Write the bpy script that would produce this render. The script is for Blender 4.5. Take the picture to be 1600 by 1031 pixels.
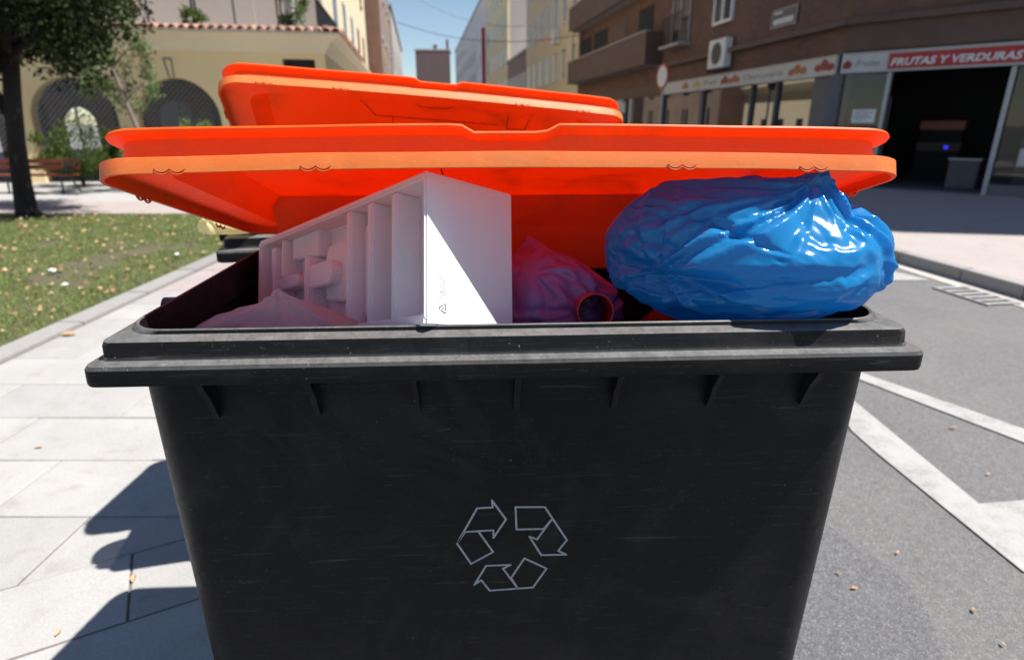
import bpy, bmesh, math, random
import numpy as np
from mathutils import Vector, Matrix, noise
R = math.radians
rng = random.Random(7)
nrng = np.random.default_rng(11)
S = bpy.context.scene
COL = S.collection
for o in list(bpy.data.objects): bpy.data.objects.remove(o)

# ------------------------------------------------------------------ camera, sky, sun, exposure
cam = bpy.data.cameras.new('camera'); camo = bpy.data.objects.new('camera', cam); COL.objects.link(camo)
CAM_H = 1.6
camo.location = (0, 0, CAM_H); camo.rotation_euler = (R(90 - 19), 0, 0)
cam.sensor_width = 36; cam.lens = 36 * 935 / 1600
cam.clip_start = 0.02; cam.clip_end = 3000
cam.dof.use_dof = True; cam.dof.focus_distance = 0.97; cam.dof.aperture_fstop = 3.5
S.camera = camo

SUN = Vector((0.4683, -0.0826, 0.880)).normalized()
elev = math.asin(SUN.z)
W = bpy.data.worlds.new('World'); S.world = W; W.use_nodes = True
wn = W.node_tree.nodes; wl = W.node_tree.links
bg = wn['Background']; sky = wn.new('ShaderNodeTexSky'); sky.sky_type = 'NISHITA'; sky.sun_disc = False
sky.sun_elevation = elev; sky.sun_rotation = math.atan2(SUN.x, SUN.y); sky.altitude = 600; sky.dust_density = 0.2; sky.air_density = 1.0
wl.new(sky.outputs[0], bg.inputs[0]); bg.inputs[1].default_value = 0.066
sl = bpy.data.lights.new('sun', 'SUN'); slo = bpy.data.objects.new('sun', sl); COL.objects.link(slo)
sl.energy = 5.0; sl.angle = R(0.53); sl.color = (1.0, 0.95, 0.88)
slo.location = (3, -1, 8); slo.rotation_euler = SUN.to_track_quat('Z', 'Y').to_euler()
vs = S.view_settings
vs.view_transform = 'Standard'; vs.look = 'None'; vs.gamma = 1; vs.exposure = 0.95; vs.use_curve_mapping = False

# ------------------------------------------------------------------ materials
MATS = {}
def nt(name):
    m = bpy.data.materials.new(name); m.use_nodes = True
    t = m.node_tree
    return m, t, t.nodes['Principled BSDF'], t.nodes['Material Output']
def N(t, ty, **kw):
    n = t.nodes.new(ty)
    for k, v in kw.items(): setattr(n, k, v)
    return n
def setin(n, **kw):
    for k, v in kw.items():
        n.inputs[k.replace('_', ' ')].default_value = v
def ramp(t, fac, stops):
    r = N(t, 'ShaderNodeValToRGB')
    el = r.color_ramp.elements
    while len(el) < len(stops): el.new(0.5)
    for e, (p, c) in zip(el, stops):
        e.position = p; e.color = (*c, 1) if len(c) == 3 else c
    t.links.new(fac, r.inputs[0]); return r
def noisen(t, vec, scale, detail=6, rough=0.6, dist=0.0):
    n = N(t, 'ShaderNodeTexNoise'); setin(n, Scale=scale, Detail=detail, Roughness=rough, Distortion=dist)
    if vec is not None: t.links.new(vec, n.inputs['Vector'])
    return n
def mixc(t, fac, a, b, mode='MIX'):
    m = N(t, 'ShaderNodeMix', data_type='RGBA', blend_type=mode)
    for sock, v in ((m.inputs[0], fac), (m.inputs[6], a), (m.inputs[7], b)):
        if hasattr(v, 'is_linked') or hasattr(v, 'node'): t.links.new(v, sock)
        elif isinstance(v, (int, float)): sock.default_value = v
        else: sock.default_value = (*v, 1)
    return m.outputs[2]
def mathn(t, op, a, b=0.0):
    m = N(t, 'ShaderNodeMath', operation=op)
    for i, v in ((0, a), (1, b)):
        if hasattr(v, 'node'): t.links.new(v, m.inputs[i])
        else: m.inputs[i].default_value = v
    return m.outputs[0]
def bumpn(t, p, h, strength=0.3, dist=0.01):
    b = N(t, 'ShaderNodeBump'); setin(b, Strength=strength, Distance=dist)
    t.links.new(h, b.inputs['Height']); t.links.new(b.outputs[0], p.inputs['Normal']); return b
def objc(t): return N(t, 'ShaderNodeTexCoord').outputs['Object']
def posc(t): return N(t, 'ShaderNodeNewGeometry').outputs['Position']

def pm(name, c1, c2=None, scale=8, rough=0.6, bump=0.0, bscale=60, metal=0.0, spec=0.5, world=False, rnd=0.0, bdist=0.004):
    if name in MATS: return MATS[name]
    m, t, p, out = nt(name)
    setin(p, Roughness=rough, Metallic=metal); p.inputs['Specular IOR Level'].default_value = spec
    vec = posc(t) if world else objc(t)
    c2 = c2 or tuple(v * 0.75 for v in c1)
    n = noisen(t, vec, scale)
    rr_ = ramp(t, n.outputs[0], [(0.3, c1), (0.72, c2)])
    col = rr_.outputs[0]
    if rnd:
        oi = N(t, 'ShaderNodeObjectInfo')
        f = mathn(t, 'ADD', mathn(t, 'MULTIPLY', oi.outputs['Random'], rnd), 1 - rnd / 2)
        hv = N(t, 'ShaderNodeHueSaturation'); t.links.new(col, hv.inputs['Color']); t.links.new(f, hv.inputs['Value']); col = hv.outputs[0]
    t.links.new(col, p.inputs['Base Color'])
    if bump:
        nb = noisen(t, vec, bscale, 5); bumpn(t, p, nb.outputs[0], bump, bdist)
    MATS[name] = m; return m

def mat_orange(name='orange_plastic', cs=((0.70, 0.135, 0.010), (0.74, 0.165, 0.013), (0.74, 0.22, 0.04)), sw=0.45, trans=0.46):
    m, t, p, out = nt(name)
    o = objc(t)
    n = noisen(t, o, 14, 8, 0.7); big = noisen(t, o, 3, 4)
    col = ramp(t, n.outputs[0], [(0.25, cs[0]), (0.6, cs[1]), (0.85, cs[2])]).outputs[0]
    # dusty fading on outward faces that have seen years of weather
    mp = N(t, 'ShaderNodeMapping'); t.links.new(o, mp.inputs[0]); mp.inputs['Scale'].default_value = (6, 60, 60)
    sc = noisen(t, mp.outputs[0], 9, 8, 0.8)
    scm = ramp(t, sc.outputs[0], [(0.56, (0, 0, 0)), (0.68, (1, 1, 1))]).outputs[0]
    col = mixc(t, mathn(t, 'MULTIPLY', scm, sw), col, (0.85, 0.42, 0.18))
    gm = ramp(t, noisen(t, o, 5, 8, 0.75, 0.6).outputs[0], [(0.52, (0, 0, 0)), (0.75, (1, 1, 1))]).outputs[0]
    col = mixc(t, mathn(t, 'MULTIPLY', gm, 0.32), col, (0.22, 0.07, 0.025))
    sp = noisen(t, o, 120, 3, 0.5)
    spm = ramp(t, sp.outputs[0], [(0.70, (0, 0, 0)), (0.76, (1, 1, 1))]).outputs[0]
    col = mixc(t, mathn(t, 'MULTIPLY', spm, 0.5), col, (0.25, 0.06, 0.015))
    t.links.new(col, p.inputs['Base Color'])
    rg = mathn(t, 'ADD', mathn(t, 'MULTIPLY', n.outputs[0], 0.3), 0.38); t.links.new(rg, p.inputs['Roughness'])
    bumpn(t, p, noisen(t, o, 90, 6).outputs[0], 0.12, 0.003)
    tr = N(t, 'ShaderNodeBsdfTranslucent'); tr.inputs[0].default_value = (1.0, 0.145, 0.012, 1)
    mx = N(t, 'ShaderNodeMixShader'); t.links.new(mathn(t, 'SUBTRACT', trans, mathn(t, 'MULTIPLY', mathn(t, 'ADD', mathn(t, 'MULTIPLY', gm, 0.55), mathn(t, 'MULTIPLY', spm, 0.5)), trans)), mx.inputs[0])
    t.links.new(p.outputs[0], mx.inputs[1]); t.links.new(tr.outputs[0], mx.inputs[2]); t.links.new(mx.outputs[0], out.inputs[0])
    return m
def mat_bin(name='charcoal_plastic', speck=0.40, scuff=0.02):
    m, t, p, out = nt(name)
    o = objc(t)
    big = noisen(t, o, 2.5, 5, 0.6); fine = noisen(t, o, 45, 8, 0.75)
    base = ramp(t, big.outputs[0], [(0.3, (0.0055, 0.0058, 0.0070)), (0.7, (0.0090, 0.0092, 0.0105))]).outputs[0]
    # scuffs: stretched along the width
    mp = N(t, 'ShaderNodeMapping'); t.links.new(o, mp.inputs[0]); mp.inputs['Scale'].default_value = (3, 60, 70)
    st = noisen(t, mp.outputs[0], 4, 8, 0.7, 0.4)
    stm = ramp(t, st.outputs[0], [(0.60, (0, 0, 0)), (0.74, (1, 1, 1))]).outputs[0]
    col = mixc(t, mathn(t, 'MULTIPLY', stm, scuff), base, (0.16, 0.16, 0.165))
    sx = N(t, 'ShaderNodeMapping'); t.links.new(o, sx.inputs[0]); sx.inputs['Rotation'].default_value = (0, R(35), R(10)); sx.inputs['Scale'].default_value = (2, 40, 60)
    s2 = noisen(t, sx.outputs[0], 3.1, 6, 0.6, 0.8)
    s2m = ramp(t, s2.outputs[0], [(0.665, (0, 0, 0)), (0.685, (1, 1, 1))]).outputs[0]
    col = mixc(t, mathn(t, 'MULTIPLY', s2m, 0.12), col, (0.3, 0.3, 0.3))
    for k_, (ry, sc_) in enumerate(((R(-62), 2.3), (R(12), 3.7), (R(80), 2.9))):
        mq = N(t, 'ShaderNodeMapping'); t.links.new(o, mq.inputs[0]); mq.inputs['Rotation'].default_value = (0, ry, R(7 * k_)); mq.inputs['Scale'].default_value = (1.6, 30, 55); mq.inputs['Location'].default_value = (k_ * 3.1, 0, k_)
        q_ = noisen(t, mq.outputs[0], sc_, 4, 0.5, 1.2)
        qm = ramp(t, q_.outputs[0], [(0.674, (0, 0, 0)), (0.684, (1, 1, 1)), (0.69, (1, 1, 1)), (0.70, (0, 0, 0))]).outputs[0]
        col = mixc(t, mathn(t, 'MULTIPLY', qm, 0.10), col, (0.25, 0.25, 0.25))
    smg = ramp(t, noisen(t, o, 4.2, 7, 0.72, 0.8).outputs[0], [(0.48, (0, 0, 0)), (0.72, (1, 1, 1))]).outputs[0]
    col = mixc(t, mathn(t, 'MULTIPLY', smg, 0.22), col, (0.075, 0.068, 0.062))
    # settled dust on surfaces that face up
    g = N(t, 'ShaderNodeNewGeometry'); sep = N(t, 'ShaderNodeSeparateXYZ'); t.links.new(g.outputs['Normal'], sep.inputs[0])
    up = ramp(t, sep.outputs[2], [(0.25, (0, 0, 0)), (0.85, (1, 1, 1))]).outputs[0]
    dm = ramp(t, noisen(t, o, 30, 10, 0.85).outputs[0], [(0.30, (0.25, 0.25, 0.25)), (0.66, (0.9, 0.9, 0.9))]).outputs[0]
    col = mixc(t, mathn(t, 'MULTIPLY', up, dm), col, (0.175, 0.173, 0.17))
    gr = ramp(t, noisen(t, o, 160, 4, 0.6).outputs[0], [(0.66, (0, 0, 0)), (0.74, (1, 1, 1))]).outputs[0]
    patch = ramp(t, noisen(t, o, 5.5, 3).outputs[0], [(0.42, (0, 0, 0)), (0.62, (1, 1, 1))]).outputs[0]
    col = mixc(t, mathn(t, 'MULTIPLY', mathn(t, 'MULTIPLY', gr, patch), speck), col, (0.30, 0.27, 0.22))
    t.links.new(col, p.inputs['Base Color'])
    t.links.new(mathn(t, 'ADD', mathn(t, 'MULTIPLY', fine.outputs[0], 0.45), 0.24), p.inputs['Roughness'])
    p.inputs['Specular IOR Level'].default_value = 0.17
    h = mathn(t, 'ADD', fine.outputs[0], mathn(t, 'MULTIPLY', s2m, -0.5))
    bumpn(t, p, h, 0.16, 0.003)
    return m
def mat_film(name, col, trans, tcol, rough=0.22, alpha=1.0, bs=0.25, bscale=30):
    m, t, p, out = nt(name)
    o = objc(t)
    n = noisen(t, o, 7, 5)
    c = ramp(t, n.outputs[0], [(0.3, col), (0.75, tuple(v * 0.8 for v in col))]).outputs[0]
    t.links.new(c, p.inputs['Base Color']); setin(p, Roughness=rough); p.inputs['Specular IOR Level'].default_value = 0.6
    h = mathn(t, 'ABSOLUTE', mathn(t, 'SUBTRACT', noisen(t, o, bscale, 3, 0.5, 0.6).outputs[0], 0.5))
    bumpn(t, p, h, bs, 0.012)
    tr = N(t, 'ShaderNodeBsdfTranslucent'); tr.inputs[0].default_value = (*tcol, 1)
    mx = N(t, 'ShaderNodeMixShader'); mx.inputs[0].default_value = trans
    t.links.new(p.outputs[0], mx.inputs[1]); t.links.new(tr.outputs[0], mx.inputs[2])
    last = mx
    if alpha < 1:
        tp = N(t, 'ShaderNodeBsdfTransparent'); m2 = N(t, 'ShaderNodeMixShader'); m2.inputs[0].default_value = alpha
        t.links.new(tp.outputs[0], m2.inputs[1]); t.links.new(mx.outputs[0], m2.inputs[2]); last = m2
    t.links.new(last.outputs[0], out.inputs[0])
    return m
def mat_foam():
    m, t, p, out = nt('white_foam')
    o = objc(t)
    v = N(t, 'ShaderNodeTexVoronoi'); setin(v, Scale=260); t.links.new(o, v.inputs['Vector'])
    setin(p, Roughness=0.75); p.inputs['Base Color'].default_value = (0.88, 0.88, 0.89, 1)
    p.inputs['Subsurface Weight'].default_value = 0.0
    bumpn(t, p, v.outputs['Distance'], 0.10, 0.002)
    tr = N(t, 'ShaderNodeBsdfTranslucent'); tr.inputs[0].default_value = (0.92, 0.90, 0.92, 1)
    mx = N(t, 'ShaderNodeMixShader'); mx.inputs[0].default_value = 0.28
    t.links.new(p.outputs[0], mx.inputs[1]); t.links.new(tr.outputs[0], mx.inputs[2]); t.links.new(mx.outputs[0], out.inputs[0])
    return m
def mat_asphalt(name, a, b, sp):
    m, t, p, out = nt(name)
    w = posc(t)
    n1 = noisen(t, w, 1.2, 6, 0.65); n2 = noisen(t, w, 170, 4, 0.7); n3 = noisen(t, w, 45, 4, 0.7)
    v = N(t, 'ShaderNodeTexVoronoi'); setin(v, Scale=260); t.links.new(w, v.inputs['Vector'])
    col = ramp(t, n1.outputs[0], [(0.3, a), (0.72, b)]).outputs[0]
    f = ramp(t, n2.outputs[0], [(0.35, (0.55, 0.55, 0.55)), (0.7, (1.45, 1.45, 1.45))]).outputs[0]
    col = mixc(t, 1.0, col, f, 'MULTIPLY')
    f3 = ramp(t, n3.outputs[0], [(0.35, (0.8, 0.8, 0.8)), (0.7, (1.2, 1.2, 1.2))]).outputs[0]
    col = mixc(t, 1.0, col, f3, 'MULTIPLY')
    fl = ramp(t, v.outputs['Color'], [(0.80, (0, 0, 0)), (0.84, (1, 1, 1))]).outputs[0]
    col = mixc(t, mathn(t, 'MULTIPLY', fl, sp), col, (0.42, 0.41, 0.40))
    t.links.new(col, p.inputs['Base Color']); setin(p, Roughness=0.85)
    bumpn(t, p, n2.outputs[0], 0.5, 0.006)
    return m
def mat_slab(name, a, b):
    m, t, p, out = nt(name)
    w = posc(t)
    n1 = noisen(t, w, 1.7, 7, 0.7, 0.5); n2 = noisen(t, w, 120, 4, 0.7); n3 = noisen(t, w, 6, 6, 0.7)
    col = ramp(t, n1.outputs[0], [(0.30, a), (0.75, b)]).outputs[0]
    f = ramp(t, n2.outputs[0], [(0.35, (0.86, 0.86, 0.86)), (0.7, (1.1, 1.1, 1.1))]).outputs[0]
    col = mixc(t, 1.0, col, f, 'MULTIPLY')
    stn = ramp(t, n3.outputs[0], [(0.54, (0, 0, 0)), (0.76, (1, 1, 1))]).outputs[0]
    col = mixc(t, mathn(t, 'MULTIPLY', stn, 0.55), col, (0.19, 0.165, 0.14))
    oi = N(t, 'ShaderNodeObjectInfo')
    hv = N(t, 'ShaderNodeHueSaturation'); t.links.new(col, hv.inputs['Color'])
    t.links.new(mathn(t, 'ADD', mathn(t, 'MULTIPLY', oi.outputs['Random'], 0.14), 0.93), hv.inputs['Value'])
    t.links.new(hv.outputs[0], p.inputs['Base Color']); setin(p, Roughness=0.8)
    bumpn(t, p, n2.outputs[0], 0.25, 0.004)
    return m
def mat_brick(name, c1, c2, mortar, scale=1.0):
    m, t, p, out = nt(name)
    o = objc(t); sep = N(t, 'ShaderNodeSeparateXYZ'); t.links.new(o, sep.inputs[0])
    cb = N(t, 'ShaderNodeCombineXYZ'); t.links.new(sep.outputs[0], cb.inputs[0]); t.links.new(sep.outputs[2], cb.inputs[1])
    b = N(t, 'ShaderNodeTexBrick'); t.links.new(cb.outputs[0], b.inputs['Vector'])
    setin(b, Color1=(*c1, 1), Color2=(*c2, 1), Mortar=(*mortar, 1), Scale=scale)
    b.inputs['Brick Width'].default_value = 0.25; b.inputs['Row Height'].default_value = 0.07; b.inputs['Mortar Size'].default_value = 0.008
    n = noisen(t, o, 0.8, 6, 0.7)
    f = ramp(t, n.outputs[0], [(0.3, (0.7, 0.7, 0.7)), (0.7, (1.15, 1.15, 1.15))]).outputs[0]
    t.links.new(mixc(t, 1.0, b.outputs[0], f, 'MULTIPLY'), p.inputs['Base Color']); setin(p, Roughness=0.85)
    bumpn(t, p, b.outputs['Fac'], -0.4, 0.01)
    return m
def mat_glass(name, tint, ior=1.7, see=0.0):
    m, t, p, out = nt(name)
    n = noisen(t, objc(t), 0.6, 2)
    p.inputs['Base Color'].default_value = (*tint, 1)
    setin(p, Roughness=0.015, IOR=ior); p.inputs['Specular IOR Level'].default_value = 0.5
    bumpn(t, p, n.outputs[0], 0.02, 0.02)
    if see:
        tp = N(t, 'ShaderNodeBsdfTransparent'); tp.inputs[0].default_value = (0.85, 0.88, 0.87, 1)
        gl = N(t, 'ShaderNodeBsdfGlossy'); gl.inputs['Roughness'].default_value = 0.01
        fr = N(t, 'ShaderNodeFresnel'); fr.inputs[0].default_value = ior
        mx = N(t, 'ShaderNodeMixShader'); t.links.new(fr.outputs[0], mx.inputs[0]); t.links.new(tp.outputs[0], mx.inputs[1]); t.links.new(gl.outputs[0], mx.inputs[2])
        t.links.new(mx.outputs[0], out.inputs[0])
    return m
def mat_leaf(name, a, b, trans=0.3):
    m, t, p, out = nt(name)
    n = noisen(t, posc(t), 2.2, 5, 0.7)
    f = noisen(t, posc(t), 40, 2)
    c = ramp(t, mathn(t, 'ADD', mathn(t, 'MULTIPLY', n.outputs[0], 0.6), mathn(t, 'MULTIPLY', f.outputs[0], 0.4)), [(0.35, a), (0.65, b)]).outputs[0]
    t.links.new(c, p.inputs['Base Color']); setin(p, Roughness=0.75); p.inputs['Specular IOR Level'].default_value = 0.2
    tr = N(t, 'ShaderNodeBsdfTranslucent'); t.links.new(c, tr.inputs[0])
    mx = N(t, 'ShaderNodeMixShader'); mx.inputs[0].default_value = trans
    t.links.new(p.outputs[0], mx.inputs[1]); t.links.new(tr.outputs[0], mx.inputs[2]); t.links.new(mx.outputs[0], out.inputs[0])
    return m
def mat_emit(name, c, st):
    m, t, p, out = nt(name)
    p.inputs['Base Color'].default_value = (0.1, 0.1, 0.1, 1)
    p.inputs['Emission Color'].default_value = (*c, 1); p.inputs['Emission Strength'].default_value = st
    return m

ORANGE = mat_orange(); FADED = mat_orange('faded_orange_plastic', ((0.62, 0.17, 0.03), (0.66, 0.20, 0.04), (0.68, 0.28, 0.09)), 0.6, 0.25); BIN = mat_bin(); RIMM = mat_bin('worn_rim_plastic', 1.0, 0.22); FOAM = mat_foam()
BLUE = mat_film('blue_bag_film', (0.025, 0.30, 0.66), 0.45, (0.03, 0.40, 0.85), 0.15, bs=0.12, bscale=11)
PINK = mat_film('pink_bag_film', (0.42, 0.19, 0.50), 0.35, (0.45, 0.18, 0.50), 0.25, bs=0.15, bscale=28)
PALE = mat_film('pale_bag_film', (0.75, 0.55, 0.58), 0.35, (0.8, 0.55, 0.58), 0.25, alpha=0.75, bs=0.15, bscale=30)
YEL = mat_film('yellow_bag_film', (0.85, 0.76, 0.42), 0.45, (0.85, 0.78, 0.45), 0.2, alpha=0.8, bs=0.2, bscale=18)
ASPH = mat_asphalt('asphalt', (0.112, 0.112, 0.115), (0.145, 0.144, 0.146), 0.3)
ASPH2 = mat_asphalt('asphalt_darker', (0.094, 0.095, 0.103), (0.118, 0.119, 0.127), 0.3)
def mat_paint():
    m, t, p, out = nt('road_paint')
    w = posc(t); n1 = noisen(t, w, 5, 8, 0.75); n2 = noisen(t, w, 90, 5, 0.8)
    wear = ramp(t, mathn(t, 'ADD', mathn(t, 'MULTIPLY', n1.outputs[0], 0.55), mathn(t, 'MULTIPLY', n2.outputs[0], 0.45)), [(0.50, (0, 0, 0)), (0.62, (1, 1, 1))]).outputs[0]
    dirt = ramp(t, n1.outputs[0], [(0.3, (0.34, 0.34, 0.337)), (0.7, (0.28, 0.28, 0.275))]).outputs[0]
    t.links.new(mixc(t, mathn(t, 'MULTIPLY', wear, 0.6), dirt, (0.13, 0.13, 0.13)), p.inputs['Base Color']); setin(p, Roughness=0.75)
    bumpn(t, p, n2.outputs[0], 0.4, 0.004)
    return m
PAINT = mat_paint()
SLAB = mat_slab('concrete_slab', (0.36, 0.356, 0.35), (0.29, 0.284, 0.276))
SLABP = mat_slab('pink_slab', (0.34, 0.285, 0.277), (0.29, 0.25, 0.245))
JOINT = pm('joint_mortar', (0.17, 0.15, 0.13), (0.10, 0.09, 0.08), 12, 0.9, world=True)
SOIL = pm('soil', (0.10, 0.085, 0.05), (0.05, 0.06, 0.025), 3, 0.95, 0.5, 30, world=True)
TARMAC_FAR = pm('ground_far', (0.16, 0.155, 0.15), (0.12, 0.12, 0.118), 0.4, 0.9, world=True)
CREAM = pm('cream_render', (0.86, 0.66, 0.36), (0.79, 0.60, 0.32), 0.7, 0.85, 0.2, 40)
CREAML = pm('pale_cream_render', (0.72, 0.62, 0.44), (0.66, 0.57, 0.41), 0.6, 0.85, 0.2, 40)
SHADEIN = pm('shade_dark_interior', (0.16, 0.10, 0.055), (0.12, 0.075, 0.045), 1.2, 0.9, 0.2, 30)  # shade inside the arches put into the colour as dark brown
SHADEMAUVE = pm('shade_mauve_render', (0.45, 0.37, 0.32), (0.40, 0.335, 0.29), 0.5, 0.85, 0.2, 30)  # mauve is the cream block's shaded side, its shade put into the colour
DARK = pm('dark_metal', (0.03, 0.032, 0.035), (0.02, 0.02, 0.022), 9, 0.5, 0.1)
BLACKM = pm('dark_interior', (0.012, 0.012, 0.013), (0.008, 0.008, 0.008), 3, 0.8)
TERRA = pm('terracotta_tile', (0.42, 0.23, 0.16), (0.30, 0.17, 0.125), 7, 0.8, 0.3, rnd=0.5)
BRICK = mat_brick('brown_brick', (0.17, 0.075, 0.045), (0.12, 0.055, 0.035), (0.13, 0.10, 0.085))
BRICK2 = mat_brick('red_brick', (0.30, 0.13, 0.075), (0.24, 0.11, 0.07), (0.3, 0.26, 0.22))
BROWNP = pm('brown_panel', (0.13, 0.075, 0.055), (0.09, 0.055, 0.04), 1.5, 0.7, 0.2, 60)
GLASS = mat_glass('shop_glass', (0.012, 0.014, 0.015), 2.6)
GLASSW = mat_glass('window_glass', (0.02, 0.025, 0.03), 1.6)
SEEGL = mat_glass('door_glass', (0.02, 0.02, 0.02), 1.5, see=1.0)
ALU = pm('grey_aluminium', (0.42, 0.42, 0.42), (0.34, 0.34, 0.345), 6, 0.4, 0.05, metal=0.4)
DGREY = pm('grey_pier', (0.15, 0.14, 0.155), (0.12, 0.115, 0.125), 3, 0.7, 0.1)
WHITEP = pm('white_paint', (0.74, 0.74, 0.72), (0.64, 0.64, 0.62), 5, 0.5, 0.05)
SIGNW = pm('fascia_white', (0.55, 0.53, 0.50), (0.47, 0.455, 0.43), 3, 0.5)
SIGNR = pm('fascia_red', (0.42, 0.022, 0.03), (0.36, 0.018, 0.025), 4, 0.45)
INKG = pm('grey_ink', (0.16, 0.155, 0.15), (0.13, 0.13, 0.125), 20, 0.6)
INKB = pm('black_ink', (0.03, 0.03, 0.03), (0.045, 0.045, 0.045), 20, 0.6)
FRUITO = pm('printed_orange', (0.45, 0.16, 0.04), (0.25, 0.07, 0.03), 10, 0.5)
FRUITR = pm('printed_red', (0.35, 0.02, 0.02), (0.18, 0.01, 0.012), 10, 0.5)
FRUITY = pm('printed_yellow', (0.5, 0.38, 0.06), (0.35, 0.3, 0.1), 10, 0.5)
LOGO = pm('logo_grey', (0.40, 0.41, 0.425), (0.30, 0.305, 0.315), 60, 0.55, 0.1)
BARK = pm('dark_bark', (0.022, 0.016, 0.013), (0.012, 0.009, 0.008), 12, 0.9, 0.8, 30, bdist=0.02)
BARKG = pm('grey_bark', (0.20, 0.17, 0.14), (0.13, 0.11, 0.09), 12, 0.9, 0.6, 30, bdist=0.01)
PLUM = mat_leaf('dark_plum_leaf', (0.008, 0.013, 0.004), (0.035, 0.050, 0.012), 0.35)
OLIVE = mat_leaf('olive_leaf', (0.10, 0.155, 0.055), (0.19, 0.24, 0.11), 0.35)
HEDGE = mat_leaf('hedge_leaf', (0.035, 0.065, 0.012), (0.11, 0.15, 0.03), 0.3)
GRASS = mat_leaf('grass_blade', (0.13, 0.205, 0.045), (0.30, 0.34, 0.13), 0.35)
DRYL = mat_leaf('dry_leaf', (0.42, 0.24, 0.12), (0.55, 0.40, 0.26), 0.2)
WOODR = pm('red_brown_wood', (0.24, 0.05, 0.022), (0.16, 0.035, 0.018), 10, 0.55, 0.2)
PAPER = pm('white_paper', (0.8, 0.8, 0.8), (0.72, 0.72, 0.72), 6, 0.8)
REDCUP = pm('red_plastic', (0.45, 0.015, 0.012), (0.36, 0.01, 0.01), 10, 0.35)
YELLOWB = pm('ochre_render', (0.74, 0.62, 0.38), (0.66, 0.55, 0.33), 0.4, 0.85)
PINKB = pm('pinkish_render', (0.70, 0.62, 0.60), (0.62, 0.55, 0.54), 0.3, 0.85)
GREYB = pm('grey_render', (0.40, 0.37, 0.355), (0.34, 0.32, 0.31), 0.4, 0.85)
PURB = pm('brown_mauve_render', (0.17, 0.11, 0.10), (0.14, 0.095, 0.09), 0.3, 0.85)
BLUEP = pm('enamel_blue', (0.01, 0.015, 0.05), (0.015, 0.02, 0.06), 8, 0.3)
GUTTER = pm('gutter_concrete', (0.42, 0.40, 0.37), (0.34, 0.32, 0.30), 4, 0.85, 0.2, world=True)
KERBM = pm('kerb_granite', (0.27, 0.262, 0.255), (0.21, 0.205, 0.20), 30, 0.8, 0.2, 90, world=True, rnd=0.15)
RUBBER = pm('black_rubber', (0.02, 0.02, 0.02), (0.03, 0.03, 0.03), 10, 0.8)

# ------------------------------------------------------------------ mesh helpers
class MB:
    def __init__(s): s.v = []; s.f = []
    def add(s, vs, fs):
        k = len(s.v); s.v += [tuple(v) for v in vs]; s.f += [tuple(i + k for i in f) for f in fs]; return s
    def box(s, x0, x1, y0, y1, z0, z1):
        return s.add([(x0, y0, z0), (x1, y0, z0), (x1, y1, z0), (x0, y1, z0), (x0, y0, z1), (x1, y0, z1), (x1, y1, z1), (x0, y1, z1)],
                     [(0, 3, 2, 1), (4, 5, 6, 7), (0, 1, 5, 4), (1, 2, 6, 5), (2, 3, 7, 6), (3, 0, 4, 7)])
    def prism(s, poly, z0, z1, fn=None):
        fn = fn or (lambda x, y, z: (x, y, z))
        n = len(poly)
        vs = [fn(x, y, z0) for x, y in poly] + [fn(x, y, z1) for x, y in poly]
        fs = [tuple(range(n - 1, -1, -1)), tuple(range(n, 2 * n))] + [(i, (i + 1) % n, n + (i + 1) % n, n + i) for i in range(n)]
        return s.add(vs, fs)
    def tube(s, pts, rad, k=8):
        pts = [Vector(p) for p in pts]; n = len(pts)
        rads = rad if isinstance(rad, (list, tuple)) else [rad] * n
        vs = []
        for i, p in enumerate(pts):
            d = (pts[min(i + 1, n - 1)] - pts[max(i - 1, 0)]).normalized()
            a = d.cross(Vector((0, 0, 1)) if abs(d.z) < 0.9 else Vector((1, 0, 0))).normalized(); b = d.cross(a)
            for j in range(k):
                t = 2 * math.pi * j / k
                vs.append(p + (a * math.cos(t) + b * math.sin(t)) * rads[i])
        fs = [(i * k + j, i * k + (j + 1) % k, (i + 1) * k + (j + 1) % k, (i + 1) * k + j) for i in range(n - 1) for j in range(k)]
        fs += [tuple(range(k - 1, -1, -1)), tuple(range((n - 1) * k, n * k))]
        return s.add(vs, fs)
    def build(s, name, mat, parent=None, smooth=False, bevel=0.0):
        me = bpy.data.meshes.new(name); me.from_pydata(s.v, [], s.f); me.update()
        bm = bmesh.new(); bm.from_mesh(me)
        bmesh.ops.recalc_face_normals(bm, faces=bm.faces)
        if bevel: bmesh.ops.bevel(bm, geom=list(bm.edges), offset=bevel, segments=2, affect='EDGES', clamp_overlap=True)
        bm.to_mesh(me); bm.free()
        if smooth:
            for p in me.polygons: p.use_smooth = True
        me.materials.append(mat)
        return link(name, me, parent)
def link(name, me, parent=None):
    o = bpy.data.objects.new(name, me); COL.objects.link(o)
    if parent is not None: o.parent = parent
    return o
def tag(o, label=None, cat=None, group=None, kind=None):
    if label: o['label'] = label
    if cat: o['category'] = cat
    if group: o['group'] = group
    if kind: o['kind'] = kind
    return o
def thing(name, label, cat, loc=(0, 0, 0), rotz=0.0, group=None):
    o = bpy.data.objects.new(name, None); COL.objects.link(o); o.empty_display_size = 0.1
    o.location = loc; o.rotation_euler = (0, 0, rotz)
    return tag(o, label, cat, group)
def bx(name, mat, parent, x0, x1, y0, y1, z0, z1, bevel=0.0):
    return MB().box(x0, x1, y0, y1, z0, z1).build(name, mat, parent, bevel=bevel)
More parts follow.
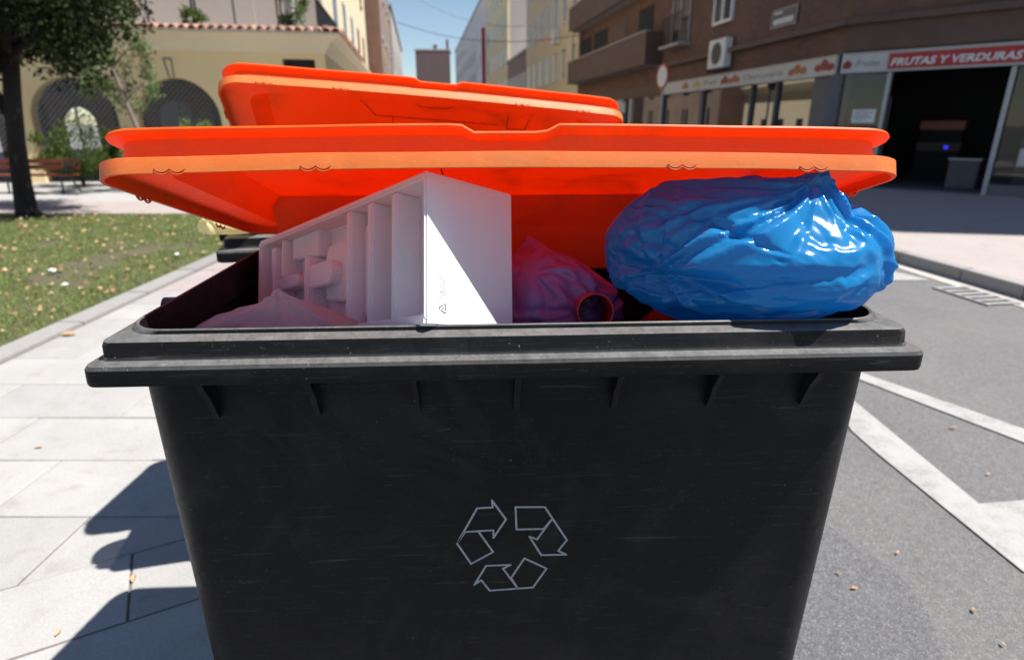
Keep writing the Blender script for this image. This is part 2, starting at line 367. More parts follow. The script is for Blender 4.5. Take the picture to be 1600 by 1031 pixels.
def npmesh(name, V, Fq, mat, parent=None, smooth=False):
    me = bpy.data.meshes.new(name); V = np.asarray(V, np.float32); Fq = np.asarray(Fq, np.int32)
    me.vertices.add(len(V)); me.vertices.foreach_set('co', V.ravel())
    k = Fq.shape[1]
    me.loops.add(Fq.size); me.loops.foreach_set('vertex_index', Fq.ravel())
    me.polygons.add(len(Fq)); me.polygons.foreach_set('loop_start', np.arange(0, Fq.size, k, dtype=np.int32))
    me.update(calc_edges=True)
    if smooth: me.polygons.foreach_set('use_smooth', np.ones(len(Fq), bool))
    me.materials.append(mat)
    return link(name, me, parent)
def rrect(hw, y0, y1, r, k=8):
    pts = []
    for cx, cy, a0 in ((hw - r, y0 + r, -90), (hw - r, y1 - r, 0), (-hw + r, y1 - r, 90), (-hw + r, y0 + r, 180)):
        for i in range(k + 1):
            a = R(a0 + 90 * i / k); pts.append((cx + r * math.cos(a), cy + r * math.sin(a)))
    return pts
def loft(rings, closed_ends=True):
    mb = MB(); n = len(rings[0]); vs = [p for r in rings for p in r]; fs = []
    for i in range(len(rings) - 1):
        for j in range(n):
            fs.append((i * n + j, i * n + (j + 1) % n, (i + 1) * n + (j + 1) % n, (i + 1) * n + j))
    if closed_ends:
        fs.append(tuple(range(n - 1, -1, -1))); fs.append(tuple(range((len(rings) - 1) * n, len(rings) * n)))
    mb.add(vs, fs); return mb
def autosmooth(o, ang=35):
    me = o.data
    for p in me.polygons: p.use_smooth = True
    bm = bmesh.new(); bm.from_mesh(me)
    for e in bm.edges:
        if len(e.link_faces) == 2 and e.calc_face_angle(0) > R(ang): e.smooth = False
    bm.to_mesh(me); bm.free()
def text_mesh(name, body, size, mat, parent, M, extrude=0.004, shear=0.0, width=None, spacing=1.0, bold=0.0):
    cu = bpy.data.curves.new('t', 'FONT'); cu.body = body; cu.size = size; cu.extrude = extrude; cu.shear = shear; cu.space_character = spacing; cu.offset = bold
    cu.resolution_u = 3
    to = bpy.data.objects.new('t', cu); COL.objects.link(to)
    bpy.context.view_layer.update()
    me = bpy.data.meshes.new_from_object(to.evaluated_get(bpy.context.evaluated_depsgraph_get()))
    bpy.data.objects.remove(to)
    xs = [v.co.x for v in me.vertices]
    if width:
        k = width / (max(xs) - min(xs)); x0 = min(xs)
        for v in me.vertices: v.co.x = (v.co.x - x0) * k
    me.transform(M); me.name = name
    me.materials.clear(); me.materials.append(mat)
    return link(name, me, parent)

# ------------------------------------------------------------------ ground
def sheet(name, poly, z, mat, parent=None, kind='structure'):
    me = bpy.data.meshes.new(name); me.from_pydata([(x, y, z) for x, y in poly], [], [tuple(range(len(poly)))]); me.update()
    if me.polygons[0].normal.z < 0: me.flip_normals()
    me.materials.append(mat); o = link(name, me, parent)
    if kind: o['kind'] = kind
    return o
sheet('ground', [(-700, -300), (700, -300), (700, 1200), (-700, 1200)], -0.06, TARMAC_FAR)
sheet('road', [(-12, -14), (30, -14), (30, 40), (4, 140), (-60, 260), (-62, 240), (-30, 130), (-6, 30), (-1, 12), (-12, 3)], -0.012, ASPH)
sheet('road_repair_patch', [(0.2, -3), (1.05, -3), (1.37, 1.45), (1.45, 1.64), (1.46, 1.86), (1.36, 2.08), (1.22, 2.45), (0.4, 2.6)], -0.008, ASPH2)

# pavement with its slabs
KD = Vector((0.877, 0.480)).normalized(); KN = Vector((-KD.y, KD.x))      # skewed kerb line in front of the slabs
KO = Vector((-1.86, 1.748))
def clip(poly, o, n):
    out = []
    for i in range(len(poly)):
        a = Vector(poly[i]); b = Vector(poly[(i + 1) % len(poly)])
        da = (a - o).dot(n); db = (b - o).dot(n)
        if da >= 0: out.append(tuple(a))
        if (da >= 0) != (db >= 0): out.append(tuple(a + (b - a) * (da / (da - db))))
    return out
def area(p): return 0.5 * abs(sum(p[i][0] * p[(i + 1) % len(p)][1] - p[(i + 1) % len(p)][0] * p[i][1] for i in range(len(p))))
def slab_obj(name, poly, parent, mat, gap=0.0035, z=0.0, th=0.05):
    cx = sum(p[0] for p in poly) / len(poly); cy = sum(p[1] for p in poly) / len(poly)
    ins = []; n = len(poly)
    def shrink(g):
        q = list(poly); res = q
        ar = sum(poly[i][0] * poly[(i + 1) % n][1] - poly[(i + 1) % n][0] * poly[i][1] for i in range(n))
        for i in range(n):
            a = Vector(poly[i]); b = Vector(poly[(i + 1) % n]); d = (b - a)
            if d.length < 1e-6: continue
            d.normalize(); nn = Vector((-d.y, d.x)) if ar > 0 else Vector((d.y, -d.x))
            res = clip(res, a + nn * g, nn)
            if len(res) < 3: return None
        return res
    p1 = shrink(gap); p2 = shrink(gap + 0.0035)
    if not p1 or not p2 or len(p1) != len(p2) or area(p2) < 0.004: return None
    dz = rng.uniform(-0.0025, 0.0025); tx, ty = rng.uniform(-.003, .003), rng.uniform(-.003, .003)
    def L(p, zz): return (p[0] - cx, p[1] - cy, zz + dz + tx * (p[0] - cx) + ty * (p[1] - cy))
    k = len(p1)
    vs = [L(p, -th) for p in p1] + [L(p, -0.003) for p in p1] + [L(p, 0) for p in p2]
    fs = [(i, (i + 1) % k, k + (i + 1) % k, k + i) for i in range(k)] + [(k + i, k + (i + 1) % k, 2 * k + (i + 1) % k, 2 * k + i) for i in range(k)] + [tuple(range(2 * k, 3 * k))]
    o = MB().add(vs, fs).build(name, mat, parent); o.location = (cx, cy, z); return o
KEDGE = Vector((-1.60, 1.448)) - KN * 0.40
pave_poly = clip([(-3.62, -1.2), (0.9, -1.2), (0.2, 3.0), (-0.2, 11.2), (-3.62, 11.2)], KEDGE, KN)
pav = sheet('pavement', pave_poly, -0.0075, JOINT)
RIGHT = [(Vector((0.55, 3.0)), Vector((-1, 0)))]
r_ = 0
fy = 2.18 - 0.46 * 6
while fy < 11.0:
    off = 0.45 if r_ % 2 else 0.0
    x = -2.27 + off - 0.9 * 3
    while x < 0.4:
        p = [(max(x, -3.60), fy), (x + 0.9, fy), (x + 0.9, fy + 0.46), (max(x, -3.60), fy + 0.46)]
        if x + 0.9 > -3.55:
            p = clip(p, KO, KN)
            if len(p) >= 3: p = clip(p, Vector((0.0, 0)), Vector((-1, -0.04)))
            if len(p) >= 3 and area(p) > 0.02:
                slab_obj('paving_slab', p, pav, SLABP if fy > 5.8 else SLAB)
        x += 0.9
    fy += 0.46; r_ += 1
for row in range(2):
    w = 0.388
    o0 = KO - KN * w * (row + 1)
    s0 = -1.66 + 0.57 * row + 0.018
    for k in range(0, 7):
        a = o0 + KD * (0.555 + s0 + (k - 2) * 0.95 + 0.55); b = a + KD * 0.95
        p = [tuple(a), tuple(b), tuple(b + KN * w), tuple(a + KN * w)]
        if a.x > 0.3: continue
        slab_obj('kerb_slab', p, pav, SLAB, gap=0.004)
# planting bed: border stones, soil, grass, dry leaves
bed = sheet('soil_bed', [(-16, 1.0), (-3.84, 1.0), (-3.84, 11.35), (-16, 11.05)], -0.004, SOIL)
for k in range(11):
    y0 = 1.0 + k * 0.95
    o = MB().box(-0.11, 0.11, 0.003, 0.947, -0.06, 0.022 + rng.uniform(-.003, .003)).build('border_stone', KERBM, bed, bevel=0.006)
    o.location = (-3.73, y0, 0)
def tri_cloud(name, pos, size, aspect, mat, tilt, parent=None, quad=True, seed=1):
    g = np.random.default_rng(seed); n = len(pos)
    th = g.uniform(0, 2 * np.pi, n); ti = tilt(g, n)
    d = np.stack([np.cos(th) * np.cos(ti), np.sin(th) * np.cos(ti), np.sin(ti)], 1)
    s = np.cross(d, g.normal(size=(n, 3))); s /= np.linalg.norm(s, axis=1)[:, None] + 1e-9
    L = size(g, n)[:, None]; Wd = L * aspect * 0.5
    if quad:
        bend = np.cross(d, s) * L * g.uniform(-.15, .25, (n, 1))
        V = np.stack([pos, pos + d * L * .45 + s * Wd + bend, pos + d * L, pos + d * L * .45 - s * Wd + bend], 1).reshape(-1, 3)
        F = np.arange(4 * n).reshape(-1, 4)
    else:
        V = np.stack([pos - s * Wd, pos + s * Wd, pos + d * L], 1).reshape(-1, 3); F = np.arange(3 * n).reshape(-1, 3)
    return npmesh(name, V, F, mat, parent)
def gpos(n, x0, x1, y0, y1, z, seed):
    g = np.random.default_rng(seed)
    y = y0 + (y1 - y0) * g.random(n) ** 1.25
    return np.stack([x0 + (x1 - x0) * g.random(n), y, np.full(n, z)], 1)
gp = gpos(170000, -12.5, -3.86, 3.2, 11.25, -0.004, 5)
keep = np.array([noise.noise((p[0] * 0.9, p[1] * 0.9, 0)) + 0.5 * noise.noise((p[0] * 3, p[1] * 3, 4)) for p in gp[::1]]) > -0.42 + 0.0 * gp[:, 0]
gp = gp[keep]
go = tri_cloud('grass', gp, lambda g, n: g.uniform(.025, .065, n), 0.16, GRASS, lambda g, n: g.uniform(0.5, 1.45, n), quad=False, seed=3)
tag(go, 'patchy green lawn beside the concrete border stones', 'grass', kind='stuff')
lp = gpos(1500, -11, -3.9, 3.3, 11.1, 0.032, 9); lp[:, 2] += np.random.default_rng(2).uniform(-.01, .02, len(lp))
near = lp[:, 0] + 0.0 > -11; lp = lp[near]
lo = tri_cloud('fallen_leaves', lp, lambda g, n: g.uniform(.03, .075, n), 0.75, DRYL, lambda g, n: g.uniform(-.35, .45, n), seed=4)
tag(lo, 'dry tan leaves scattered over the lawn', 'leaves', kind='stuff')
lsp = [(-4.55, 5.9), (-5.15, 6.55), (-5.75, 5.35), (-4.2, 7.4)]
for k, (x, y) in enumerate(lsp):
    mb = MB(); g = random.Random(k)
    pts = [(0.05 * math.cos(a) * g.uniform(.7, 1.1), 0.035 * math.sin(a) * g.uniform(.7, 1.1), g.uniform(0, .02)) for a in [i * math.pi / 4 for i in range(8)]]
    mb.add(pts + [(0, 0, 0.03)], [(i, (i + 1) % 8, 8) for i in range(8)])
    o = mb.build('paper_scrap', PAPER); o.location = (x, y, 0.045); o.rotation_euler = (0.2, 0.1, g.uniform(0, 6))
    tag(o, 'crumpled white paper scrap lying on the lawn', 'litter', 'paper scraps on the lawn')
# far side pavings
sheet('plaza', [(-40, 11.05), (-3.6, 11.4), (-0.4, 11.3), (-1.2, 13.2), (-40, 13.2)], -0.002, SLABP)
sheet('plaza_walk', [(-40, 13.2), (-1.2, 13.2), (-4.9, 40), (-40, 30)], -0.002, SLAB)
SWP = [(4.55, 8.3), (4.73, 7.18), (4.86, 6.3), (4.95, 5.57), (5.2, 3.0), (30, 3.0), (30, 30), (9.0, 60), (1.3, 60), (5.2, 22), (5.2, 12)]
me_ = MB().prism(SWP, -0.05, 0.118); swo = me_.build('shop_pavement', mat_slab('far_slab', (0.36, 0.315, 0.305), (0.31, 0.28, 0.275))); swo['kind'] = 'structure'
KP = [Vector(p) for p in [(5.2, 22), (5.2, 12), (4.62, 8.9), (4.55, 8.3), (4.73, 7.18), (4.86, 6.3), (4.95, 5.57), (5.2, 3.0)]]
for a, b in zip(KP[:-1], KP[1:]):
    n = max(1, round((b - a).length / 1.0))
    d = (b - a) / n
    for i in range(n):
        p0 = a + d * i; ln = d.length
        o = MB().box(0.002, ln - 0.004, -0.02, 0.14, -0.05, 0.128).build('kerb_stone', KERBM, swo, bevel=0.008)
        o.location = (p0.x, p0.y, 0); o.rotation_euler = (0, 0, math.atan2(d.y, d.x))
# painted markings
def g2(x, y):  # ground position of a photograph point (photogrammetric, camera 1.6 m, 19 degrees down, 935 px focal length)
    a = (x - 800) / 935; b = (515.5 - y) / 935; c, s = math.cos(R(19)), math.sin(R(19))
    t = -1.6 / (-s + b * c); return (a * t, (c + b * s) * t)
sheet('road_marking_line', [(2.16, 3.95), (2.24, 4.02), (2.86, 2.96), (3.06, 2.6), (2.95, 2.55), (2.73, 2.82)], -0.004, PAINT)
sheet('road_marking_line', [(2.00, 3.45), (2.10, 3.42), g2(1530, 785), (2.40, 2.315), (2.75, 2.30), (2.75, 1.95), (2.05, 1.80), (1.94, 1.85), (1.885, 2.70), (1.88, 2.95)], -0.004, PAINT)
sheet('road_marking_block', [(3.6, 6.95), (4.30, 6.93), (4.56, 6.32), (3.7, 6.3)], -0.004, PAINT)
# gutter strip by the far kerb and a drain grate
sheet('gutter', [(4.38, 8.6), (4.52, 7.2), (4.7, 5.5), (4.98, 3.0), (5.16, 3.0), (4.93, 5.57), (4.72, 7.18), (4.53, 8.6)], -0.0045, GUTTER)
gr = thing('drain_grate', 'slotted storm drain grate set in the gutter by the dark kerb', 'drain', (4.57, 5.70, 0), R(98))
bx('pit', BLACKM, gr, -0.30, 0.30, -0.15, 0.15, -0.003, -0.001)
bx('frame', ALU, gr, -0.33, 0.33, 0.15, 0.18, -0.003, 0.006); bx('frame', ALU, gr, -0.33, 0.33, -0.18, -0.15, -0.003, 0.006)
for i in range(6): bx('bar', PAINT, gr, -0.31 + i * 0.115, -0.31 + i * 0.115 + 0.05, -0.15, 0.15, -0.0005, 0.005)
# loose leaves and pebbles on the road and pavement
def leaf_obj(x, y, z, s, rz, label, mat=DRYL, seed=0):
    g = random.Random(seed)
    mb = MB(); pr = [(-1, 0), (-.5, .42), (.1, .5), (.7, .25), (1, 0), (.7, -.25), (.1, -.5), (-.5, -.42)]
    vs = [(px * s, py * s, abs(py) * s * 0.7 + s * 0.12 * px * px + 0.001) for px, py in pr] + [(0, 0, 0.001), (0.4 * s, 0, 0.003)]
    mb.add(vs, [(0, 1, 8), (1, 2, 8), (2, 9, 8), (2, 3, 9), (3, 4, 9), (4, 5, 9), (5, 6, 9), (6, 8, 9), (6, 7, 8), (7, 0, 8)])
    o = mb.build('dry_leaf', mat); o.location = (x, y, z); o.rotation_euler = (g.uniform(-.2, .2), g.uniform(-.2, .2), rz)
    return tag(o, label, 'leaf', 'dry leaves on the road')
for k, (px, py, s) in enumerate([(1335, 918, .013), (1523, 952, .013), (1490, 668, .02), (1403, 862, .009), (1310, 895, .010), (1545, 740, .012), (1568, 1005, .010)]):
    x, y = g2(px, py); leaf_obj(x, y, -0.002, s, k * 1.3, 'small curled dry leaf lying on the grey asphalt', seed=k)
for k, (px, py, s, lab) in enumerate([(108, 524, .06, 'large orange tan leaf on the pale slabs beside the lawn border'), (92, 990, .016, 'small tan leaf on a skewed kerb slab outside the bin shadow'), (60, 700, .02, 'small dry leaf alone on a sunlit pavement slab'), (210, 905, .02, 'dry leaf lying where the bin shadow crosses the kerb slabs')]):
    x, y = g2(px, py); o = leaf_obj(x, y, 0.004, s, k * 1.7, lab, seed=k + 20); o['group'] = 'dry leaves on the pavement'

# ------------------------------------------------------------------ portico building on the left, with the tall block behind it
PR = R(9.0)
port = thing('portico_building', 'cream single storey portico with netted arches and a tiled eave', 'building', (-5.4, 18.9, 0), PR)
def arch_wall(name, mat, parent, x0, x1, h, arches, y0, y1, k=18, axis='x'):
    """wall between x0 and x1 with arched openings (centre, half width, spring height)"""
    mb = MB()
    T = (lambda x, y, z: (x, y, z)) if axis == 'x' else (lambda x, y, z: (-y, x, z))
    def blk(a, b, zs0, zs1, top):
        vs = [T(a, y0, zs0), T(b, y0, zs1), T(b, y1, zs1), T(a, y1, zs0), T(a, y0, top), T(b, y0, top), T(b, y1, top), T(a, y1, top)]
        mb.add(vs, [(0, 3, 2, 1), (4, 5, 6, 7), (0, 1, 5, 4), (2, 3, 7, 6)])
    cur = x0; 
    for c, hw, sp in sorted(arches):
        mb.add([T(cur, y0, 0), T(c - hw, y0, 0), T(c - hw, y1, 0), T(cur, y1, 0), T(cur, y0, h), T(c - hw, y0, h), T(c - hw, y1, h), T(cur, y1, h)], [(0, 3, 2, 1), (4, 5, 6, 7), (0, 1, 5, 4), (1, 2, 6, 5), (2, 3, 7, 6), (3, 0, 4, 7)])
        for i in range(k):
            a0 = math.pi * (1 - i / k); a1 = math.pi * (1 - (i + 1) / k)
            blk(c + hw * math.cos(a0), c + hw * math.cos(a1), sp + hw * math.sin(a0), sp + hw * math.sin(a1), h)
        cur = c + hw
    mb.add([T(cur, y0, 0), T(x1, y0, 0), T(x1, y1, 0), T(cur, y1, 0), T(cur, y0, h), T(x1, y0, h), T(x1, y1, h), T(cur, y1, h)], [(0, 3, 2, 1), (4, 5, 6, 7), (0, 1, 5, 4), (1, 2, 6, 5), (2, 3, 7, 6), (3, 0, 4, 7)])
    return mb.build(name, mat, parent)
ARC = [(-4.2, 1.12, 1.70), (-6.95, 1.12, 1.70), (-9.7, 1.12, 1.70), (-12.45, 1.12, 1.70)]
arch_wall('front_wall', CREAM, port, -16, -1.25, 3.6, ARC, 0, 0.35)
bx('front_wall', CREAM, port, -1.25, -1.2, 0, 0.35, 0, 3.6); bx('front_wall', CREAM, port, -0.3, 0.0, 0, 0.35, 0, 3.6)
bx('front_wall', CREAM, port, -1.2, -0.3, 0, 0.35, 3.36, 3.6); bx('front_wall', CREAM, port, -1.2, -0.3, 0, 0.35, 0, 1.1)
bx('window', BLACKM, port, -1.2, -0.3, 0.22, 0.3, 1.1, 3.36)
# street side wall: two arches then plain render with small windows
arch_wall('street_wall', CREAML, port, 0.35, 24, 3.6, [(2.0, 0.95, 1.6), (4.8, 0.95, 1.6), (7.6, 0.95, 1.6)], 0.0, 0.35, axis='y')
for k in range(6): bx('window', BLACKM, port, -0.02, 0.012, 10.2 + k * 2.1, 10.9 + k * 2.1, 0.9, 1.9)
# inner wall of the portico with openings
inner = arch_wall('inner_wall', SHADEIN, port, -16, -0.4, 3.5, [(-5.2, 0.55, 1.75), (-8.1, 0.5, 1.6), (-11, 0.5, 1.6)], 2.6, 2.8)
bx('ceiling', SHADEIN, port, -16, -0.36, 0.36, 5.4, 3.5, 3.58)
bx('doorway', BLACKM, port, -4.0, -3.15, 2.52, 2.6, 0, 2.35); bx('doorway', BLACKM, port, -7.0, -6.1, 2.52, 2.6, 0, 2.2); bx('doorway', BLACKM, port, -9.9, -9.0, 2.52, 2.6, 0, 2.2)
for c in (-5.6, -8.35, -11.1): bx('cross_wall', SHADEIN, port, c - .09, c + .09, 0.352, 2.598, 2.45, 3.5)
# netting and the iron post inside each arch
for c, hw, sp in ARC:
    mb = MB(); st = 0.10; r = 0.006
    top = sp + hw
    def inside(x, z): return abs(x) < hw and z > 0.9 and (z < sp or x * x + (z - sp) ** 2 < hw * hw)
    for sgn in (1, -1):
        k = -60
        while k < 60:
            off = k * st * 1.4142; k += 1
            seg = []
            for i in range(0, 160):
                x = -hw + 2 * hw * i / 159; z = off + sgn * x + 1.8
                if inside(x, z): seg.append((x, z))
            if len(seg) > 2:
                (xa, za), (xb, zb) = seg[0], seg[-1]
                nx, nz = -sgn * r * .7, r * .7
                mb.add([(c + xa - nx, .10, za - nz), (c + xb - nx, .10, zb - nz), (c + xb + nx, .10, zb + nz), (c + xa + nx, .10, za + nz),
                        (c + xa - nx, .105, za - nz), (c + xb - nx, .105, zb - nz), (c + xb + nx, .105, zb + nz), (c + xa + nx, .105, za + nz)],
                       [(0, 1, 2, 3), (7, 6, 5, 4), (0, 4, 5, 1), (3, 2, 6, 7)])
    o = mb.build('netting', ALU, port); o['kind'] = 'stuff'
    bx('post', DARK, port, c - .02, c + .02, 0.12, 0.16, 0, sp + hw - 0.01)
    for z0, w in ((3.31, .2),):
        mb = MB().box(c - .19, c + .05, -0.02, 0.0, z0 - .02, z0 + .02)
        mb.add([(c - .19, -.015, z0), (c - .15, -.015, z0), (c - .07, -.015, sp + hw), (c - .10, -.015, sp + hw), (c - .19, -.001, z0), (c - .15, -.001, z0), (c - .07, -.001, sp + hw), (c - .10, -.001, sp + hw)], [(0, 1, 2, 3), (4, 7, 6, 5), (0, 4, 5, 1), (1, 5, 6, 2), (2, 6, 7, 3), (3, 7, 4, 0)])
        mb.box(c + .02, c + .05, -.018, -0.001, sp + hw + .01, z0 - .022)
        mb.build('keystone_outline', DGREY, port)
# cove cornice sweeping out to the eave
prof = [(0.0, 3.52), (-0.05, 3.56), (-0.12, 3.66), (-0.24, 3.80), (-0.40, 3.90), (-0.50, 3.94), (-0.50, 4.00), (0.0, 4.0)]
mb = MB(); n = len(prof)
for xx, sgn in ((-16, 0), (0, 1)):
    pass
vs = [(-16, y, z) for y, z in prof] + [(-y * 1.0, y, z) for y, z in prof] + [(-y, 24, z) for y, z in prof]
fs = [(i, (i + 1) % n, n + (i + 1) % n, n + i) for i in range(n)] + [(n + i, n + (i + 1) % n, 2 * n + (i + 1) % n, 2 * n + i) for i in range(n)]
mb.add(vs, fs + [tuple(range(n)), tuple(range(3 * n - 1, 2 * n - 1, -1))]); co = mb.build('cornice', CREAML, port)
bx('terrace_slab', SLAB, port, -16, -0.01, 0.02, 24, 3.6, 3.98)
# barrel tiles along the eave
tm = MB(); kk = 7
ring = lambda y, r, z: [(r * math.cos(math.pi * i / kk), y, z + r * math.sin(math.pi * i / kk)) for i in range(kk + 1)]
A_ = ring(-0.12, .115, 0) + ring(-0.12, .098, 0) + ring(0.42, .10, 0.10) + ring(.42, .085, .10); q = kk + 1
fs = []
for i in range(kk):
    fs += [(i, i + 1, q + i + 1, q + i), (i, 2 * q + i, 2 * q + i + 1, i + 1), (q + i, q + i + 1, 3 * q + i + 1, 3 * q + i), (2 * q + i, 3 * q + i, 3 * q + i + 1, 2 * q + i + 1)]
tm.add(A_, fs); t0 = tm.build('roof_tile', TERRA, port, smooth=True)
first = True
for k in range(48):
    o = t0 if first else t0.copy()
    if not first: COL.objects.link(o)
    first = False; o.parent = port
    o.location = (0.42 - k * 0.25, -0.46 + rng.uniform(-.02, .02), 4.005); o.rotation_euler = (0, 0, rng.uniform(-.04, .04))
for k in range(34):
    o = t0.copy(); COL.objects.link(o); o.parent = port
    o.location = (0.46 + rng.uniform(-.02, .02), -0.30 + k * 0.25, 4.008); o.rotation_euler = (0, 0, R(90) + rng.uniform(-.04, .04))
bx('roof_bed', TERRA, port, -16, 0.46, -0.46, 0.0, 4.0, 4.02)
# terrace railing on the street side and posts of the front
for k in range(5):
    x = -1.3 - k * 2.3
    for dx in (0, .10): bx('terrace_post', DARK, port, x + dx, x + dx + .045, 0.5, 0.545, 4.0, 9.5)
    if k: bx('terrace_post', DARK, port, x + 1.12, x + 1.16, 0.5, 0.54, 4.0, 9.5)
for k in range(46): bx('railing_bar', DARK, port, -0.20, -0.185, 0.50 + k * .13, 0.515 + k * .13, 4.0, 5.0)
bx('railing_rail', DARK, port, -0.22, -0.16, 0.45, 6.5, 5.0, 5.04)
tall = thing('apartment_block', 'tall cream block with a shade-toned mauve front and sunlit street side above the portico', 'building', (-5.4, 18.9, 0), PR)
bx('front_wall', SHADEMAUVE, tall, -16, -0.32, 2.9, 3.2, 4.0, 13)
bx('street_wall', CREAML, tall, -0.60, -0.3, 3.2, 25, 4.0, 13); bx('rear_wall', SHADEMAUVE, tall, -16, -0.6, 24.7, 25, 0, 13); bx('roof', GREYB, tall, -16, -0.3, 2.9, 25, 13, 13.3)
for k in range(5):
    for z in (5.0, 8.2):
        w = bx('window', GLASSW, tall, -0.30, -0.27, 6.2 + k * 3.7, 7.3 + k * 3.7, z, z + 1.5)
        bx('window_sill', SLAB, w, -0.30, -0.2, 6.15 + k * 3.7, 7.35 + k * 3.7, z - 0.06, z)
for k in range(3):
    bx('shutter', SHADEMAUVE, tall, -13 + k * 4.4, -11.2 + k * 4.4, 2.86, 2.9, 4.1, 6.6)
bx('downpipe', WHITEP, tall, -1.25, -1.17, 2.82, 2.9, 4.0, 13)

# ------------------------------------------------------------------ corner brick building with the shops
C0 = Vector((8.0, 15.7)); D1 = Vector((-.144, .9896)).normalized(); D2 = Vector((.719, -.695)).normalized()
cb = thing('corner_building', 'brown brick corner block with shops below and walled balconies above', 'building', (C0.x, C0.y, 0))
def frame(name, d, flip=False):
    """helper frame on the facade line: local x along d, local -y out to the street"""
    return math.atan2(d.y, d.x)
# street facade: its local x runs towards the camera (from far to near) so that outward is -y
LS = 26.0
ang1 = math.atan2(-D1.y, -D1.x)
def on_street(o):   # local x = LS - s
    p = D1 * LS; o.location = (p.x, p.y, 0); o.rotation_euler = (0, 0, ang1); return o
ang2 = math.atan2(D2.y, D2.x)
def on_cham(o): o.location = (0, 0, 0); o.rotation_euler = (0, 0, ang2); return o
def sbx(name, mat, s0, s1, y0, y1, z0, z1, parent=cb, bevel=0): return on_street(MB().box(LS - s1, LS - s0, y0, y1, z0, z1).build(name, mat, parent, bevel=bevel))
def cbx(name, mat, s0, s1, y0, y1, z0, z1, parent=cb, bevel=0): return on_cham(MB().box(s0, s1, y0, y1, z0, z1).build(name, mat, parent, bevel=bevel))
HB = 22.5; CL = 13.2
sbx('upper_wall', BRICK, 0.0, LS, 0.0, 0.3, 3.18, 15); cbx('upper_wall', BRICK, 0.0, CL, 0.0, 0.3, 3.18, HB)
bcap = MB().prism([(0.25, 0.1), tuple(D1 * LS + Vector((0.3, 0))), tuple(D1 * LS + Vector((12, 1))), (16, 8), tuple(D2 * CL + Vector((6, 6))), tuple(D2 * CL + Vector((.2, .2)))], 14.8, 15.0).build('roof', GREYB, cb)
MB().prism([(0.35, 0.0), (0.6, 3.0), (14, 6), tuple(D2 * CL + Vector((5, 5))), tuple(D2 * CL + Vector((.25, .2)))], HB - .3, HB - .05).build('roof', GREYB, cb)
o = MB().box(0, 9, 0, .3, 0, HB).build('end_wall', BRICK, cb); p = D2 * CL; o.location = (p.x, p.y, 0); o.rotation_euler = (0, 0, ang2 + R(90))
o = MB().box(0.35, 14, 0, .3, 14.9, HB).build('upper_wall', BRICK, cb); o.location = (0.25, 1.2, 0); o.rotation_euler = (0, 0, R(15))
o = MB().box(0, 12, 0, .3, 0, 15).build('end_wall', BRICK, cb); p = D1 * LS; o.location = (p.x + .1, p.y - .3, 0); o.rotation_euler = (0, 0, R(5))
# ledge with a dark soffit line round the corner
sbx('ledge', BROWNP, -0.12, 12.0, -0.22, 0.0, 3.78, 3.92); cbx('ledge', BROWNP, -0.1, CL, -0.22, 0.0, 3.785, 3.925)
cbx('brick_panel', BROWNP, 0.0, CL, -0.06, 0.0, 3.22, 3.78)
# long walled balconies on the street side
for z in (3.95, 6.95, 9.95):
    b = sbx('balcony', BROWNP, 12.0, 25.9, -0.75, -0.62, z, z + 1.25)
    b2 = on_street(MB().box(LS - 25.9, LS - 12.0, -0.62, -0.002, z, z + 0.16).build('balcony_floor', GREYB, cb))
    sbx('balcony', BROWNP, 11.88, 12.0, -0.75, -0.002, z, z + 1.25)
    sbx('balcony_coping', GREYB, 11.84, 25.95, -0.80, -0.58, z + 1.25, z + 1.31)
    for s0, s1, m in ((23.2, 25.6, BLACKM), (20.0, 22.6, BLACKM), (16.8, 18.6, BROWNP), (13.2, 15.0, BLACKM)):
        sbx('balcony_door', m, s0, s1, -0.03, -0.002, z + 0.17, z + 2.5)
    sbx('balcony_screen', CREAML, 25.2, 25.7, -0.70, -0.60, z + 1.31, z + 3.0)
# small balcony with bars, window with white frame, street plate
for z in (4.55, 7.55, 10.55):
    d = sbx('balcony_window', GLASSW, 9.3, 10.9, -0.03, -0.002, z, z + 2.1)
    sbx('window_frame', ALU, 9.25, 9.32, -0.06, -0.003, z, z + 2.12); sbx('window_frame', ALU, 10.06, 10.14, -0.06, -0.032, z, z + 2.1); sbx('window_frame', ALU, 10.88, 10.95, -0.06, -0.003, z, z + 2.12)
    for k in range(14): sbx('railing_bar', DARK, 9.2 + k * .13, 9.215 + k * .13, -0.45, -0.435, z - .05, z + .95)
    sbx('railing_rail', DARK, 9.15, 11.0, -0.47, -0.42, z + .95, z + 1.0); sbx('balcony_floor', GREYB, 9.1, 11.05, -0.5, -0.002, z - .15, z - .05)
    w = sbx('window', GLASSW, 5.95, 7.15, -0.04, -0.002, z + .25, z + 1.6)
    for s0, s1, z0, z1 in ((5.88, 5.97, .2, 1.65), (7.13, 7.22, .2, 1.65), (5.97, 7.13, .2, .29), (5.97, 7.13, 1.56, 1.65), (6.5, 6.6, .29, 1.56)):
        sbx('window_frame', WHITEP, s0, s1, -0.10, -0.004, z + z0, z + z1)
    sbx('window', GLASSW, 1.2, 2.0, -0.04, -0.002, z + 1.3, z + 2.4)
for z in (4.9, 7.9, 10.9, 13.9):
    for s in (1.0, 4.0, 7.0): 
        cbx('window', GLASSW, s, s + 1.3, -0.03, -0.002, z, z + 1.5); cbx('window_frame', WHITEP, s - .06, s + 1.36, -0.06, -0.004, z - .08, z - .002)
pl = tag(on_street(MB().box(LS - 3.46, LS - 2.22, -0.05, -0.01, 4.16, 4.62).build('street_name_plate', BLUEP)), 'dark blue street name plate on the brown brick corner wall', 'sign')
pl.location = (C0.x + D1.x * LS, C0.y + D1.y * LS, 0)
